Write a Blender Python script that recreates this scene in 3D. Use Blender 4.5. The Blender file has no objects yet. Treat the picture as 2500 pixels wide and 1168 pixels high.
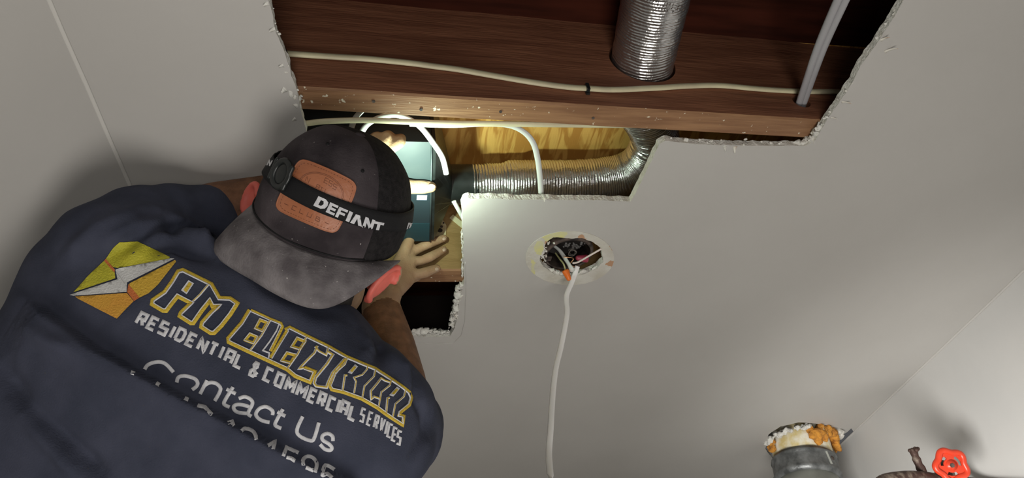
import bpy, bmesh, math, random
from mathutils import Vector, Matrix, Quaternion, noise
from mathutils.bvhtree import BVHTree
from mathutils.geometry import delaunay_2d_cdt, intersect_point_tri_2d
PI = math.pi
SC = bpy.context.scene
COL = SC.collection
random.seed(7)

# ---------------------------------------------------------------- camera
F, CX, CY = 1650.0, 1250.0, 584.0
HC = 2.40                       # ceiling height
CAM = Vector((0, 0, HC - .78))
AX_X = Vector((7780, 0, 1650)).normalized()
AX_Z = Vector((-350, -1962, 1650)).normalized()
AX_Y = AX_Z.cross(AX_X).normalized()
AX_X = AX_Y.cross(AX_Z).normalized()

def cw(v):                      # camera axes (right, down, forward) -> world direction
    v = Vector(v)
    return Vector((v.dot(AX_X), v.dot(AX_Y), v.dot(AX_Z)))
def ray(x, y):
    return cw(((x - CX) / F, (y - CY) / F, 1.0))
def px(x, y, d): return CAM + ray(x, y) * d
def pz(x, y, z):
    r = ray(x, y); return CAM + r * ((z - CAM.z) / r.z)
SL = .0248                      # the joists run a little askew of the room
def pY(x, y, Y):                # onto the plane Y = const + SL * X
    r = ray(x, y); return CAM + r * ((Y - CAM.y) / (r.y - SL * r.x))
def pX(x, y, X):
    r = ray(x, y); return CAM + r * ((X - CAM.x) / r.x)
def topix(P):
    v = Vector(P) - CAM
    c = AX_X * v.x + AX_Y * v.y + AX_Z * v.z
    return (CX + F * c.x / c.z, CY + F * c.y / c.z, c.z)

cd = bpy.data.cameras.new('camera'); cam = bpy.data.objects.new('camera', cd); COL.objects.link(cam)
r_, u_, b_ = cw((1, 0, 0)), cw((0, -1, 0)), cw((0, 0, -1))
cam.matrix_world = Matrix(((r_.x, u_.x, b_.x, CAM.x), (r_.y, u_.y, b_.y, CAM.y), (r_.z, u_.z, b_.z, CAM.z), (0, 0, 0, 1)))
cd.sensor_fit = 'HORIZONTAL'; cd.sensor_width = 36; cd.lens = 36 * F / 2500; cd.clip_start = .02
SC.camera = cam

# ---------------------------------------------------------------- light
w = bpy.data.worlds.new('world'); SC.world = w; w.use_nodes = True
w.node_tree.nodes['Background'].inputs[0].default_value = (.5, .5, .52, 1)
w.node_tree.nodes['Background'].inputs[1].default_value = .15
SC.view_settings.view_transform = 'Standard'; SC.view_settings.look = 'None'
SC.view_settings.exposure = 0.0; SC.view_settings.gamma = 1.0

def area(name, loc, target, size, power, color, spread=180):
    l = bpy.data.lights.new(name, 'AREA'); l.shape = 'DISK'; l.size = size; l.energy = power; l.color = color; l.spread = math.radians(spread)
    o = bpy.data.objects.new(name, l); COL.objects.link(o); o.location = loc
    o.rotation_euler = (Vector(target) - Vector(loc)).to_track_quat('-Z', 'Y').to_euler()
    return o
area('room_lamp', (.12, .28, .50), (.35, .85, 2.4), .8, 15, (1, .96, .90))
area('near_fill', (-.02, -.60, 1.15), (.15, .6, 2.35), .5, 5.5, (1, .97, .93))  # added fill from behind the camera, for the joist sides and left ceiling
area('wall_fill', (.42, .95, 1.45), (1.55, 1.50, 1.70), .5, 7, (1, .98, .94), 90)  # added fill to brighten the right wall, no known lamp

# ---------------------------------------------------------------- helpers
def mat(name, col, rough=.6, metal=0, col2=None, nscale=8, stretch=(1, 1, 1), bump=0, bscale=60, spec=.5,
        lo=.35, hi=.65, specks=None, sp_scale=120, sp_t=.72, emit=None, estr=1, sss=0, detail=4, dist=0.0):
    m = bpy.data.materials.new(name); m.use_nodes = True
    N, L = m.node_tree.nodes, m.node_tree.links
    b = N['Principled BSDF']
    b.inputs['Base Color'].default_value = (*col, 1); b.inputs['Roughness'].default_value = rough
    b.inputs['Metallic'].default_value = metal; b.inputs['Specular IOR Level'].default_value = spec
    if sss:
        b.inputs['Subsurface Weight'].default_value = sss
        b.inputs['Subsurface Radius'].default_value = (1, .25, .12); b.inputs['Subsurface Scale'].default_value = .008
    tc = N.new('ShaderNodeTexCoord')
    mp = N.new('ShaderNodeMapping'); mp.inputs['Scale'].default_value = stretch
    L.new(tc.outputs['Object'], mp.inputs['Vector'])
    last = None
    if col2:
        n = N.new('ShaderNodeTexNoise'); n.inputs['Scale'].default_value = nscale; n.inputs['Detail'].default_value = detail
        n.inputs['Distortion'].default_value = dist
        L.new(mp.outputs[0], n.inputs['Vector'])
        r = N.new('ShaderNodeValToRGB'); r.color_ramp.elements[0].position = lo; r.color_ramp.elements[1].position = hi
        r.color_ramp.elements[0].color = (*col, 1); r.color_ramp.elements[1].color = (*col2, 1)
        L.new(n.outputs['Fac'], r.inputs[0]); last = r.outputs[0]
    if specks:
        n = N.new('ShaderNodeTexNoise'); n.inputs['Scale'].default_value = sp_scale; n.inputs['Detail'].default_value = 3
        L.new(tc.outputs['Object'], n.inputs['Vector'])
        r = N.new('ShaderNodeValToRGB'); r.color_ramp.elements[0].position = sp_t; r.color_ramp.elements[1].position = sp_t + .06
        L.new(n.outputs['Fac'], r.inputs[0])
        mx = N.new('ShaderNodeMix'); mx.data_type = 'RGBA'
        L.new(r.outputs[0], mx.inputs[0])
        if last: L.new(last, mx.inputs[6])
        else: mx.inputs[6].default_value = (*col, 1)
        mx.inputs[7].default_value = (*specks, 1); last = mx.outputs[2]
    if last: L.new(last, b.inputs['Base Color'])
    if bump:
        n = N.new('ShaderNodeTexNoise'); n.inputs['Scale'].default_value = bscale; n.inputs['Detail'].default_value = 5
        L.new(mp.outputs[0], n.inputs['Vector'])
        bp = N.new('ShaderNodeBump'); bp.inputs['Strength'].default_value = bump; bp.inputs['Distance'].default_value = .004
        L.new(n.outputs['Fac'], bp.inputs['Height']); L.new(bp.outputs[0], b.inputs['Normal'])
    if emit:
        b.inputs['Emission Color'].default_value = (*emit, 1); b.inputs['Emission Strength'].default_value = estr
    return m

def link(name, me, mats, parent=None, smooth=True):
    if not isinstance(mats, (list, tuple)): mats = [mats]
    for m in mats: me.materials.append(m)
    if smooth:
        for p in me.polygons: p.use_smooth = True
    o = bpy.data.objects.new(name, me); COL.objects.link(o)
    if parent: o.parent = parent; o.matrix_parent_inverse = Matrix.Translation(-WL(parent))
    return o
def WL(o):
    v = Vector(o.location); 
    return v if not o.parent else v + WL(o.parent) + o.matrix_parent_inverse.translation
def mesh(name, V, Fc, mats, parent=None, smooth=True, mi=None, fix=True):
    me = bpy.data.meshes.new(name); me.from_pydata([tuple(v) for v in V], [], Fc)
    if mi: 
        for p, i in zip(me.polygons, mi): p.material_index = i
    if fix:
        bm = bmesh.new(); bm.from_mesh(me); bmesh.ops.recalc_face_normals(bm, faces=bm.faces); bm.to_mesh(me); bm.free()
    me.update()
    return link(name, me, mats, parent, smooth)
def tag(o, label, cat, group=None, kind=None):
    if label: o['label'] = label
    if cat: o['category'] = cat
    if group: o['group'] = group
    if kind: o['kind'] = kind
    return o
def empty(name, loc):
    o = bpy.data.objects.new(name, None); COL.objects.link(o); o.location = loc; o.empty_display_size = .02; return o

class MB:
    """collects shapes into one mesh"""
    def __init__(s): s.V, s.F, s.M = [], [], []
    def add(s, V, Fc, m=0):
        k = len(s.V); s.V += [Vector(v) for v in V]; s.F += [tuple(i + k for i in f) for f in Fc]; s.M += [m] * len(Fc)
    def ell(s, c, axes, m=0, nu=20, nv=12):
        c = Vector(c); V = [c + axes[2]]; Fc = []
        for j in range(1, nv):
            a = PI * j / nv
            for i in range(nu):
                t = 2 * PI * i / nu
                V.append(c + axes[0] * math.cos(t) * math.sin(a) + axes[1] * math.sin(t) * math.sin(a) + axes[2] * math.cos(a))
        V.append(c - axes[2])
        for i in range(nu):
            Fc.append((0, 1 + i, 1 + (i + 1) % nu)); e = len(V) - 1; q = 1 + (nv - 2) * nu
            Fc.append((e, q + (i + 1) % nu, q + i))
        for j in range(nv - 2):
            for i in range(nu):
                a = 1 + j * nu; i2 = (i + 1) % nu
                Fc.append((a + i, a + nu + i, a + nu + i2, a + i2))
        s.add(V, Fc, m)
    def sph(s, c, r, m=0, nu=18, nv=10): s.ell(c, (Vector((r, 0, 0)), Vector((0, r, 0)), Vector((0, 0, r))), m, nu, nv)
    def cap(s, a, b, ra, rb, m=0, n=18):
        a, b = Vector(a), Vector(b); d = b - a
        if d.length < 1e-6: return s.sph(a, ra, m)
        d.normalize(); u = d.orthogonal().normalized(); v = d.cross(u)
        rings = []
        for k in range(6):
            t = PI / 2 * (1 - k / 5.); rings.append((a - d * ra * math.sin(t), ra * math.cos(t)))
        for k in range(6):
            t = PI / 2 * k / 5.; rings.append((b + d * rb * math.sin(t), rb * math.cos(t)))
        V, Fc = [], []
        for c, r in rings:
            for i in range(n):
                t = 2 * PI * i / n; V.append(c + (u * math.cos(t) + v * math.sin(t)) * max(r, 1e-5))
        for k in range(len(rings) - 1):
            for i in range(n):
                j = (i + 1) % n; Fc.append((k * n + i, k * n + j, (k + 1) * n + j, (k + 1) * n + i))
        Fc.append(tuple(range(n))[::-1]); e = (len(rings) - 1) * n; Fc.append(tuple(range(e, e + n)))
        s.add(V, Fc, m)
    def chain(s, pts, m=0, n=18):
        for (a, ra), (b, rb) in zip(pts, pts[1:]): s.cap(a, b, ra, rb, m, n)
    def tube(s, pts, ra, rb=None, up=Vector((0, 0, 1)), m=0, n=10, closed=False, caps=True, rfun=None):
        rb = rb or ra; pts = [Vector(p) for p in pts]; N = len(pts); V, Fc = [], []
        for i, p in enumerate(pts):
            if closed: t = pts[(i + 1) % N] - pts[i - 1]
            else: t = pts[min(i + 1, N - 1)] - pts[max(i - 1, 0)]
            t.normalize(); s_ = t.cross(up)
            if s_.length < 1e-4: s_ = t.orthogonal()
            s_.normalize(); u = s_.cross(t)
            k = rfun(i) if rfun else 1
            for j in range(n):
                a = 2 * PI * j / n; V.append(p + s_ * ra * k * math.cos(a) + u * rb * k * math.sin(a))
        for i in range(N if closed else N - 1):
            q = (i + 1) % N
            for j in range(n):
                j2 = (j + 1) % n; Fc.append((i * n + j, i * n + j2, q * n + j2, q * n + j))
        if not closed and caps: Fc.append(tuple(range(n))[::-1]); Fc.append(tuple(range((N - 1) * n, N * n)))
        s.add(V, Fc, m)
    def prism(s, poly, d, m=0, ms=None):
        """closed solid from a planar polygon pushed along d"""
        n = len(poly); V = [Vector(p) for p in poly] + [Vector(p) + d for p in poly]
        s.add(V, [tuple(range(n)), tuple(range(n, 2 * n))[::-1]], m)
        s.add(V, [(i, (i + 1) % n, n + (i + 1) % n, n + i) for i in range(n)], m if ms is None else ms)
    def box(s, a, b, m=0):
        (x0, y0, z0), (x1, y1, z1) = a, b
        V = [(x, y, z) for z in (z0, z1) for y in (y0, y1) for x in (x0, x1)]
        s.add(V, [(0, 2, 3, 1), (4, 5, 7, 6), (0, 1, 5, 4), (2, 6, 7, 3), (0, 4, 6, 2), (1, 3, 7, 5)], m)
    def build(s, name, mats, parent=None, smooth=True, fix=True):
        return mesh(name, s.V, s.F, mats, parent, smooth, s.M, fix)

def smooth_line(pts, n=8, closed=False):
    """Catmull-Rom"""
    P = [Vector(p) for p in pts]; N = len(P); out = []
    for i in range(N if closed else N - 1):
        if closed: a, b, c, d = P[i - 1], P[i], P[(i + 1) % N], P[(i + 2) % N]
        else: a, b, c, d = P[max(i - 1, 0)], P[i], P[i + 1], P[min(i + 2, N - 1)]
        for k in range(n):
            t = k / n
            out.append(.5 * ((2 * b) + (c - a) * t + (2 * a - 5 * b + 4 * c - d) * t * t + (3 * b - a - 3 * c + d) * t ** 3))
    if not closed: out.append(P[-1])
    return out
def bake(o):
    """apply the modifiers of o to its mesh, without bpy.ops"""
    dg = bpy.context.evaluated_depsgraph_get(); dg.update()
    me = bpy.data.meshes.new_from_object(o.evaluated_get(dg))
    old = o.data; o.modifiers.clear(); o.data = me; me.name = o.name
    for p in me.polygons: p.use_smooth = True
    bpy.data.meshes.remove(old)
    return o
def remesh(o, vox, it=4, fac=.5):
    m = o.modifiers.new('r', 'REMESH'); m.mode = 'VOXEL'; m.voxel_size = vox
    if it: s = o.modifiers.new('s', 'SMOOTH'); s.iterations = it; s.factor = fac
    return bake(o)
def cut(o, cutter):
    m = o.modifiers.new('b', 'BOOLEAN'); m.operation = 'DIFFERENCE'; m.object = cutter; m.solver = 'EXACT'
    bake(o)
    for p in o.data.polygons: p.use_smooth = False
    me = cutter.data; bpy.data.objects.remove(cutter); bpy.data.meshes.remove(me)

def inpoly(p, poly):
    c = False; n = len(poly); x, y = p[0], p[1]; j = n - 1
    for i in range(n):
        xi, yi, xj, yj = poly[i][0], poly[i][1], poly[j][0], poly[j][1]
        if (yi > y) != (yj > y) and x < (xj - xi) * (y - yi) / (yj - yi) + xi: c = not c
        j = i
    return c
def fill2d(poly, holes=(), step=None):
    """triangles inside poly minus holes; interior grid points if step"""
    V, E = [], []
    for loop in (poly, *holes):
        k = len(V); n = len(loop); V += [Vector((p[0], p[1])) for p in loop]
        E += [(k + i, k + (i + 1) % n) for i in range(n)]
    if step:
        xs = [p[0] for p in poly]; ys = [p[1] for p in poly]
        x = min(xs) + step / 2
        while x < max(xs):
            y = min(ys) + step / 2
            while y < max(ys):
                if inpoly((x, y), poly) and not any(inpoly((x, y), h) for h in holes): V.append(Vector((x, y)))
                y += step
            x += step
    v, e, f, *_ = delaunay_2d_cdt(V, E, [], 0, 1e-6)
    out = []
    for t in f:
        c = (v[t[0]] + v[t[1]] + v[t[2]]) / 3
        if inpoly(c, poly) and not any(inpoly(c, h) for h in holes): out.append(tuple(t))
    return v, out
def dense(poly, step, closed=True):
    out = []; n = len(poly)
    for i in range(n if closed else n - 1):
        a, b = Vector(poly[i]), Vector(poly[(i + 1) % n]); k = max(1, int((b - a).length / step))
        for j in range(k): out.append(a.lerp(b, j / k))
    if not closed: out.append(Vector(poly[-1]))
    return out

# ---------------------------------------------------------------- materials
M = {}
M['paint'] = mat('ceiling paint', (.47, .455, .43), .55, col2=(.50, .485, .46), nscale=3, bump=.12, bscale=35, spec=.35)
M['wallpaint'] = mat('wall paint', (.52, .515, .50), .6, col2=(.56, .55, .53), nscale=4, bump=.15, bscale=25, spec=.35)
M['gypsum'] = mat('gypsum core', (.74, .73, .68), .95, col2=(.55, .52, .46), nscale=90, bump=.6, bscale=240, lo=.45, hi=.75)
M['paper'] = mat('torn drywall paper', (.72, .69, .62), .9, col2=(.42, .27, .17), nscale=60, lo=.5, hi=.7, bump=.3)
M['floor'] = mat('floor boards', (.25, .22, .19), .7)
M['joist'] = mat('old fir joist', (.22, .110, .055), .62, col2=(.33, .18, .09), nscale=7, stretch=(1.2, 14, 14), bump=.35, bscale=22,
                 specks=(.80, .74, .58), sp_scale=120, sp_t=.665, spec=.3)
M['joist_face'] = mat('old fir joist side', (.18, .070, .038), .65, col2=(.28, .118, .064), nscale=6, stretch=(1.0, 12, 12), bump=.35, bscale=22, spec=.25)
M['joist_far'] = mat('fir joist painted lit', (.26, .165, .065), .7, col2=(.32, .21, .09), nscale=6, stretch=(1.5, 8, 8), bump=.2, spec=.25)  # paler copy of the joist wood, headlamp light put into the colour
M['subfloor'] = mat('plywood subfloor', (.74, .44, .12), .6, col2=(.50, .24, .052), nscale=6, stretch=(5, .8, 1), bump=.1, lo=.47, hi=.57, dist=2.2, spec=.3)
M['subfloor_red'] = mat('red subfloor with painted shade', (.055, .014, .008), .95, spec=.05, col2=(.028, .008, .005), nscale=5, stretch=(1, 9, 1))  # dark red boards; over the far bay this colour stands in for shade
M['foil'] = mat('aluminium foil duct', (.62, .62, .62), .26, .95, bump=.25, bscale=160)
M['blackplastic'] = mat('black plastic', (.007, .009, .009), .36, col2=(.016, .019, .019), nscale=40)
M['steel'] = mat('galvanised steel', (.026, .040, .045), .55, .1, col2=(.032, .046, .050), nscale=30, spec=.6)
M['steel_dark'] = mat('grey housing steel', (.025, .04, .05), .45, .3)
M['rust'] = mat('stained mounting plate', (.60, .50, .30), .55, .1, col2=(.34, .20, .09), nscale=50, lo=.55, hi=.8)
M['cream'] = mat('cream cable jacket', (.66, .61, .40), .5, col2=(.56, .50, .34), nscale=30)
M['white'] = mat('white cable jacket', (.60, .62, .59), .45)
M['grey'] = mat('grey cable jacket', (.36, .355, .37), .5)
M['iron'] = mat('rusty iron', (.035, .03, .03), .65, .4, col2=(.16, .12, .10), nscale=60, bump=.5, bscale=150)
M['pipe'] = mat('grey plastic pipe', (.50, .52, .47), .4, col2=(.36, .37, .34), nscale=18, bump=.1)
M['band'] = mat('dark rubber and steel band', (.10, .105, .105), .42, .45, col2=(.24, .25, .25), nscale=35, bump=.4, bscale=90)
M['foam'] = mat('orange expanding foam', (.72, .32, .045), .9, col2=(.42, .17, .03), nscale=70, bump=1, bscale=140, specks=(.8, .72, .5), sp_scale=90, sp_t=.66)
M['foamy'] = mat('yellow foam stain', (.62, .50, .22), .85, col2=(.78, .76, .66), nscale=30, bump=.6)
M['red'] = mat('red enamel', (.72, .055, .02), .32, col2=(.62, .05, .02), nscale=20)
M['brown'] = mat('corroded brown pipe', (.08, .045, .035), .6, .3, col2=(.34, .28, .22), nscale=55, bump=.6, bscale=120, lo=.5, hi=.75)
M['orange'] = mat('orange wire nut', (.80, .17, .02), .4)
M['redplastic'] = mat('dark red wire nut', (.28, .03, .06), .45)
M['copper'] = mat('copper wire', (.55, .30, .16), .35, .8)
M['skin'] = mat('skin', (.40, .26, .155), .55, col2=(.33, .195, .11), nscale=30, bump=.25, bscale=260, sss=.12, spec=.35)
M['skin_arm'] = mat('tanned hairy forearm skin', (.22, .105, .055), .6, col2=(.13, .06, .03), nscale=60, bump=.4, bscale=300, spec=.3)
M['skin_red'] = mat('reddened ear skin', (.72, .16, .12), .5, col2=(.62, .13, .10), nscale=40, sss=.3, spec=.4)
M['nail'] = mat('fingernail', (.42, .30, .22), .3)
M['hair'] = mat('short dark hair', (.018, .014, .012), .8, bump=1, bscale=400, stretch=(1, 1, 3))
M['shirt'] = mat('navy cotton', (.040, .045, .068), .95, col2=(.056, .061, .090), nscale=20, bump=.25, bscale=500, spec=.15,
                 specks=(.06, .06, .075), sp_scale=200, sp_t=.70)
M['cap'] = mat('dusty black cap cloth', (.026, .021, .024), .9, col2=(.095, .080, .086), nscale=16, detail=9, lo=.35, hi=.8, bump=.25, bscale=400, spec=.2,
               specks=(.34, .31, .31), sp_scale=260, sp_t=.72)
M['brim'] = mat('dusty brim cloth', (.085, .075, .080), .85, col2=(.27, .25, .255), nscale=24, lo=.34, hi=.76, detail=9, bump=.3, bscale=350, spec=.25,
                specks=(.45, .42, .41), sp_scale=300, sp_t=.70)
M['capmesh'] = mat('black cap mesh', (.010, .009, .010), .9, col2=(.022, .020, .021), nscale=160, bump=.6, bscale=700, spec=.2)
M['strap'] = mat('black elastic webbing', (.009, .009, .010), .75, bump=.2, bscale=900, spec=.25)
M['print'] = mat('white print', (.66, .66, .68), .7, col2=(.54, .54, .57), nscale=120, bump=.3, bscale=500)
M['yellow'] = mat('golden embroidery', (.66, .47, .04), .6, col2=(.56, .38, .03), nscale=60, bump=.5, bscale=500)
M['navyfill'] = mat('dark navy embroidery', (.013, .012, .020), .9, bump=.3, bscale=500)
M['lime'] = mat('yellow green embroidery', (.50, .45, .025), .6, col2=(.42, .39, .02), nscale=60, bump=.5, bscale=450)
M['gold'] = mat('amber embroidery', (.60, .37, .035), .6, bump=.5, bscale=450)
M['amber'] = mat('orange embroidery', (.68, .27, .04), .6, col2=(.60, .31, .035), nscale=18, bump=.5, bscale=450)
M['stripe'] = mat('burnt orange embroidery', (.55, .15, .035), .6, bump=.5, bscale=450)
M['silver'] = mat('silver embroidery', (.50, .50, .49), .6, col2=(.58, .58, .57), nscale=50, bump=.4, bscale=450)
M['leather'] = mat('tan leather', (.36, .125, .055), .42, col2=(.42, .16, .08), nscale=14, bump=.2, bscale=150)
M['stamp'] = mat('pressed leather mark', (.17, .055, .025), .6)
M['bare'] = mat('bare plaster ring', (.60, .585, .53), .85, col2=(.50, .47, .40), nscale=22, bump=.4, bscale=90)
M['yellowstain'] = mat('yellow adhesive', (.64, .61, .26), .8, col2=(.58, .56, .36), nscale=60)
M['browntear'] = mat('brown torn paper', (.46, .27, .16), .9)

# ---------------------------------------------------------------- the setting
T = .0127
cL0, cL1 = pz(120, 0, HC), pz(320, 460, HC)
cR0, cR1 = pz(2500, 660, HC), pz(2080, 1060, HC)
def onl(a, b, Y): t = (Y - a.y) / (b.y - a.y); return a.lerp(b, t)
Y0, Y1 = -1.6, 3.3
A, B_ = onl(cL0, cL1, Y0), onl(cL0, cL1, Y1)
D_, C_ = onl(cR0, cR1, Y0), onl(cR0, cR1, Y1)

def ragged(pts, z, step, amp, closed=True, seed=1):
    P = dense([pz(x, y, z) for x, y in pts], step, closed)
    out = []
    for i, p in enumerate(P):
        q = noise.noise_vector(p * 35 + Vector((seed, 0, 0))) * amp * .7 + noise.noise_vector(p * 140 + Vector((seed, 5, 0))) * amp * .35
        out.append(Vector((p.x + q.x, p.y + q.y, z)))
    return out
HOLE = [(610, -150), (640, -40), (662, 20), (670, 70), (690, 118), (706, 160), (722, 215), (731, 262), (748, 322),
        (735, 420), (755, 590), (850, 740), (900, 820), (985, 818), (1040, 824), (1098, 822), (1112, 800), (1120, 745), (1134, 690),
        (1131, 600), (1127, 500), (1132, 488), (1145, 484), (1230, 487), (1300, 488), (1400, 489), (1540, 492), (1552, 470), (1580, 415),
        (1610, 352), (1625, 344), (1700, 352), (1800, 356), (1900, 357), (1965, 357), (1990, 345), (2005, 315), (2030, 275), (2066, 225),
        (2100, 165), (2150, 92), (2200, 12), (2240, -60), (2300, -150)]
hole = ragged(HOLE, HC, .004, .0026, seed=3)
LH = [(1322, 615), (1332, 592), (1352, 580), (1385, 583), (1420, 581), (1448, 592), (1468, 606), (1472, 640), (1458, 655), (1425, 668), (1392, 676), (1350, 670), (1328, 650), (1318, 632)]
lhole = ragged(LH, HC, .003, .0038, seed=9)
PHOLE = [(1868, 1096), (1876, 1062), (1905, 1042), (1950, 1032), (2005, 1036), (2030, 1052), (2052, 1068), (2078, 1047), (2084, 1056), (2070, 1090), (2040, 1130), (1990, 1160), (1910, 1150)]
phole = ragged(PHOLE, HC, .012, .005, seed=14)
outer = [A, B_, C_, D_]
v2, tri = fill2d(outer, (hole, lhole, phole))
V = [Vector((p.x, p.y, HC)) for p in v2] + [Vector((p.x, p.y, HC + T)) for p in v2]
n = len(v2); Fc = [tuple(t) for t in tri] + [tuple(i + n for i in t)[::-1] for t in tri]; mi = [0] * len(Fc)
from collections import Counter
cnt = Counter(); 
for t in tri:
    for a, b in ((t[0], t[1]), (t[1], t[2]), (t[2], t[0])): cnt[(a, b)] += 1
for (a, b) in list(cnt):
    if (b, a) not in cnt: Fc.append((b, a, a + n, b + n)); mi.append(1)
for i in range(n, 2 * n):       # the broken upper arris is more ragged than the painted face
    q = noise.noise_vector(V[i] * 60) * .0022 + noise.noise_vector(V[i] * 200) * .0009; V[i] += Vector((q.x, q.y, 0))
ceil = mesh('ceiling', V, Fc, [M['paint'], M['gypsum']], smooth=False, mi=mi)
tag(ceil, None, None, kind='structure')

# torn paper and crumbs along the cut edge
tb = MB()
def crumb(p, r, m=0):
    ax = [Vector((random.uniform(.6, 1.3) * r, random.uniform(-.4, .4) * r, 0)), Vector((random.uniform(-.4, .4) * r, random.uniform(.6, 1.3) * r, 0)), Vector((0, 0, random.uniform(.5, 1) * r))]
    k = len(tb.V); tb.ell(p, ax, m, 7, 5)
    for i in range(k, len(tb.V)): tb.V[i] += noise.noise_vector(tb.V[i] * 400) * r * .5
def crumbs(pts, n, r, m=0, z=HC + .005, spread=.003):
    P = dense([pz(x, y, z) for x, y in pts], .003, False)
    for _ in range(n):
        p = random.choice(P); crumb(p + Vector((random.gauss(0, spread), random.gauss(0, spread), random.gauss(0, .003))), r * random.uniform(.4, 1.2), m)
crumbs([(985, 812), (1060, 806), (1100, 812), (1112, 770), (1128, 700), (1130, 640)], 8, .0030)
crumbs([(1100, 790), (1118, 720)], 3, .0045)
crumbs([(1630, 342), (1800, 350), (1950, 353)], 26, .0026)
crumbs([(1950, 350), (1985, 335), (2010, 300)], 8, .0040, spread=.005)
crumbs([(2010, 290), (2060, 225), (2130, 115), (2200, 5)], 24, .0026)
crumbs([(660, 20), (705, 160), (730, 262)], 12, .0026)
crumbs([(706, 215), (716, 225), (722, 250)], 14, .0045, spread=.004)
crumbs([(1330, 655), (1390, 672), (1440, 662), (1465, 645)], 10, .0025, z=HC + .003)
crumbs([(1325, 640), (1335, 600), (1350, 585)], 12, .003, z=HC + .003)
def band(pts, r0, r1, z=HC + .007, seed=0):
    P = dense([pz(x, y, z) for x, y in pts], .0022, False); k = len(tb.V)
    tb.tube(P, 1, .8, n=9, rfun=lambda i: (r0 + (r1 - r0) * (.5 + .5 * noise.noise(Vector((i * .23, seed, 0))))) * min(1, (i + 1) / 5, (len(P) - i) / 5))
    for i in range(k, len(tb.V)): tb.V[i] += noise.noise_vector(tb.V[i] * 110) * r1 * .7 + noise.noise_vector(tb.V[i] * 330) * r1 * .35
band([(1000, 812), (1040, 808), (1070, 811), (1095, 808)], .002, .010, seed=1)
band([(1102, 800), (1108, 770), (1114, 745), (1122, 715), (1127, 690)], .003, .011, seed=2)
band([(1128, 680), (1129, 620), (1127, 560)], .0005, .003, seed=3)
band([(1935, 352), (1968, 350), (1985, 338), (1995, 318), (2005, 300)], .003, .011, seed=4)
band([(706, 214), (714, 232), (722, 252), (730, 268)], .001, .005, z=HC + .002, seed=5)
band([(1335, 654), (1365, 668), (1400, 671), (1440, 661), (1462, 648)], .001, .006, z=HC + .004, seed=6)
band([(1332, 640), (1324, 622), (1330, 600)], .0005, .004, z=HC + .004, seed=7)
band([(1640, 345), (1700, 348), (1800, 352), (1900, 353)], .0004, .0032, z=HC + .009, seed=8)
def flap(x, y, ang, L, wd, m=1):
    p = pz(x, y, HC - .0005); d = Vector((math.cos(ang), math.sin(ang), 0)); s = Vector((-d.y, d.x, 0))
    V = []; 
    for k in range(6):
        t = k / 5; h = -.006 * t * t * (L / .01); q = p + d * L * t + Vector((0, 0, h)); ww = wd * (1 - .75 * t)
        V += [q - s * ww, q + s * ww, q + s * ww + Vector((0, 0, .0006)), q - s * ww + Vector((0, 0, .0006))]
    Fc = [(4 * k + a, 4 * k + (a + 1) % 4, 4 * k + 4 + (a + 1) % 4, 4 * k + 4 + a) for k in range(5) for a in range(4)] + [(3, 2, 1, 0), (20, 21, 22, 23)]
    tb.add(V, Fc, m)
for x, y, a, L, wd, m in ((2150, 100, -1.2, .012, .003, 1), (2160, 128, -1, .016, .003, 1), (2055, 250, -.3, .012, .002, 1), (2028, 288, -.2, .009, .0015, 1), (1770, 356, 1.2, .009, .003, 0), (1795, 358, 1.4, .010, .004, 1),
                    (692, 160, 3, .006, .003, 0), (672, 72, 3, .007, .004, 0), (655, 8, 2.8, .006, .003, 0), (698, 218, 2.6, .007, .005, 0), (722, 290, 2.8, .005, .003, 0), (1110, 770, .8, .009, .003, 1), (1330, 484, 1.6, .006, .002, 1)):
    flap(x, y, a, L, wd, m)
tb.build('torn_paper', [M['gypsum'], M['paper']], ceil, fix=True)['kind'] = 'stuff'

# scribed ring of bare plaster round the light opening
ringo = [pz(1391 + 108 * math.cos(a), 630 + 66 * math.sin(a), HC) for a in [2 * PI * i / 90 for i in range(90)]]
ringi = ragged(LH, HC, .003, .0038, seed=9)
mi = []
ysp = [(1345, 578, 26, 12), (1365, 575, 18, 10), (1301, 664, 9, 8), (1310, 690, 22, 6), (1318, 606, 10, 18), (1300, 648, 6, 14)]; bsp = [(1340, 590, 10, 14), (1421, 579, 8, 6), (1492, 645, 12, 7), (1495, 605, 7, 7)]
def ringmat(t):
    c = (V[t[0]] + V[t[1]] + V[t[2]]) / 3; q = noise.noise_vector(c * 70) * .006 + noise.noise_vector(c * 250) * .002; x, y, _ = topix(c + Vector((q.x, q.y, 0)))
    for a, b, rx, ry in ysp:
        if ((x - a) / rx) ** 2 + ((y - b) / ry) ** 2 < 1: return 1
    for a, b, rx, ry in bsp:
        if ((x - a) / rx) ** 2 + ((y - b) / ry) ** 2 < 1: return 2
    return 0
v2, tri = fill2d(ringo, (ringi,), .0018)
V = [Vector((p.x, p.y, HC - .0009)) for p in v2] + [Vector((p.x, p.y, HC + .0002)) for p in v2]; n = len(v2)
Fc = [tuple(t) for t in tri]; mi = [ringmat(t) for t in tri]
cnt = set()
for t in tri:
    for a, b in ((t[0], t[1]), (t[1], t[2]), (t[2], t[0])): cnt.add((a, b))
for (a, b) in list(cnt):
    if (b, a) not in cnt: Fc.append((b, a, a + n, b + n)); mi.append(0)
mesh('bare_plaster', V, Fc, [M['bare'], M['yellowstain'], M['browntear']], ceil, smooth=False, mi=mi)

pe = MB(); pe.tube([pz(x, y, HC - .0002) + noise.noise_vector(Vector((x * .05, y * .05, 0))) * .0008 for x, y in dense([(1136, 640), (1138, 720), (1135, 785), (1126, 820), (1108, 838), (1040, 840), (985, 836)], 6, False)], .0011, .0007, n=6)
pe.build('patch_edge', M['paint'], ceil)
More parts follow.
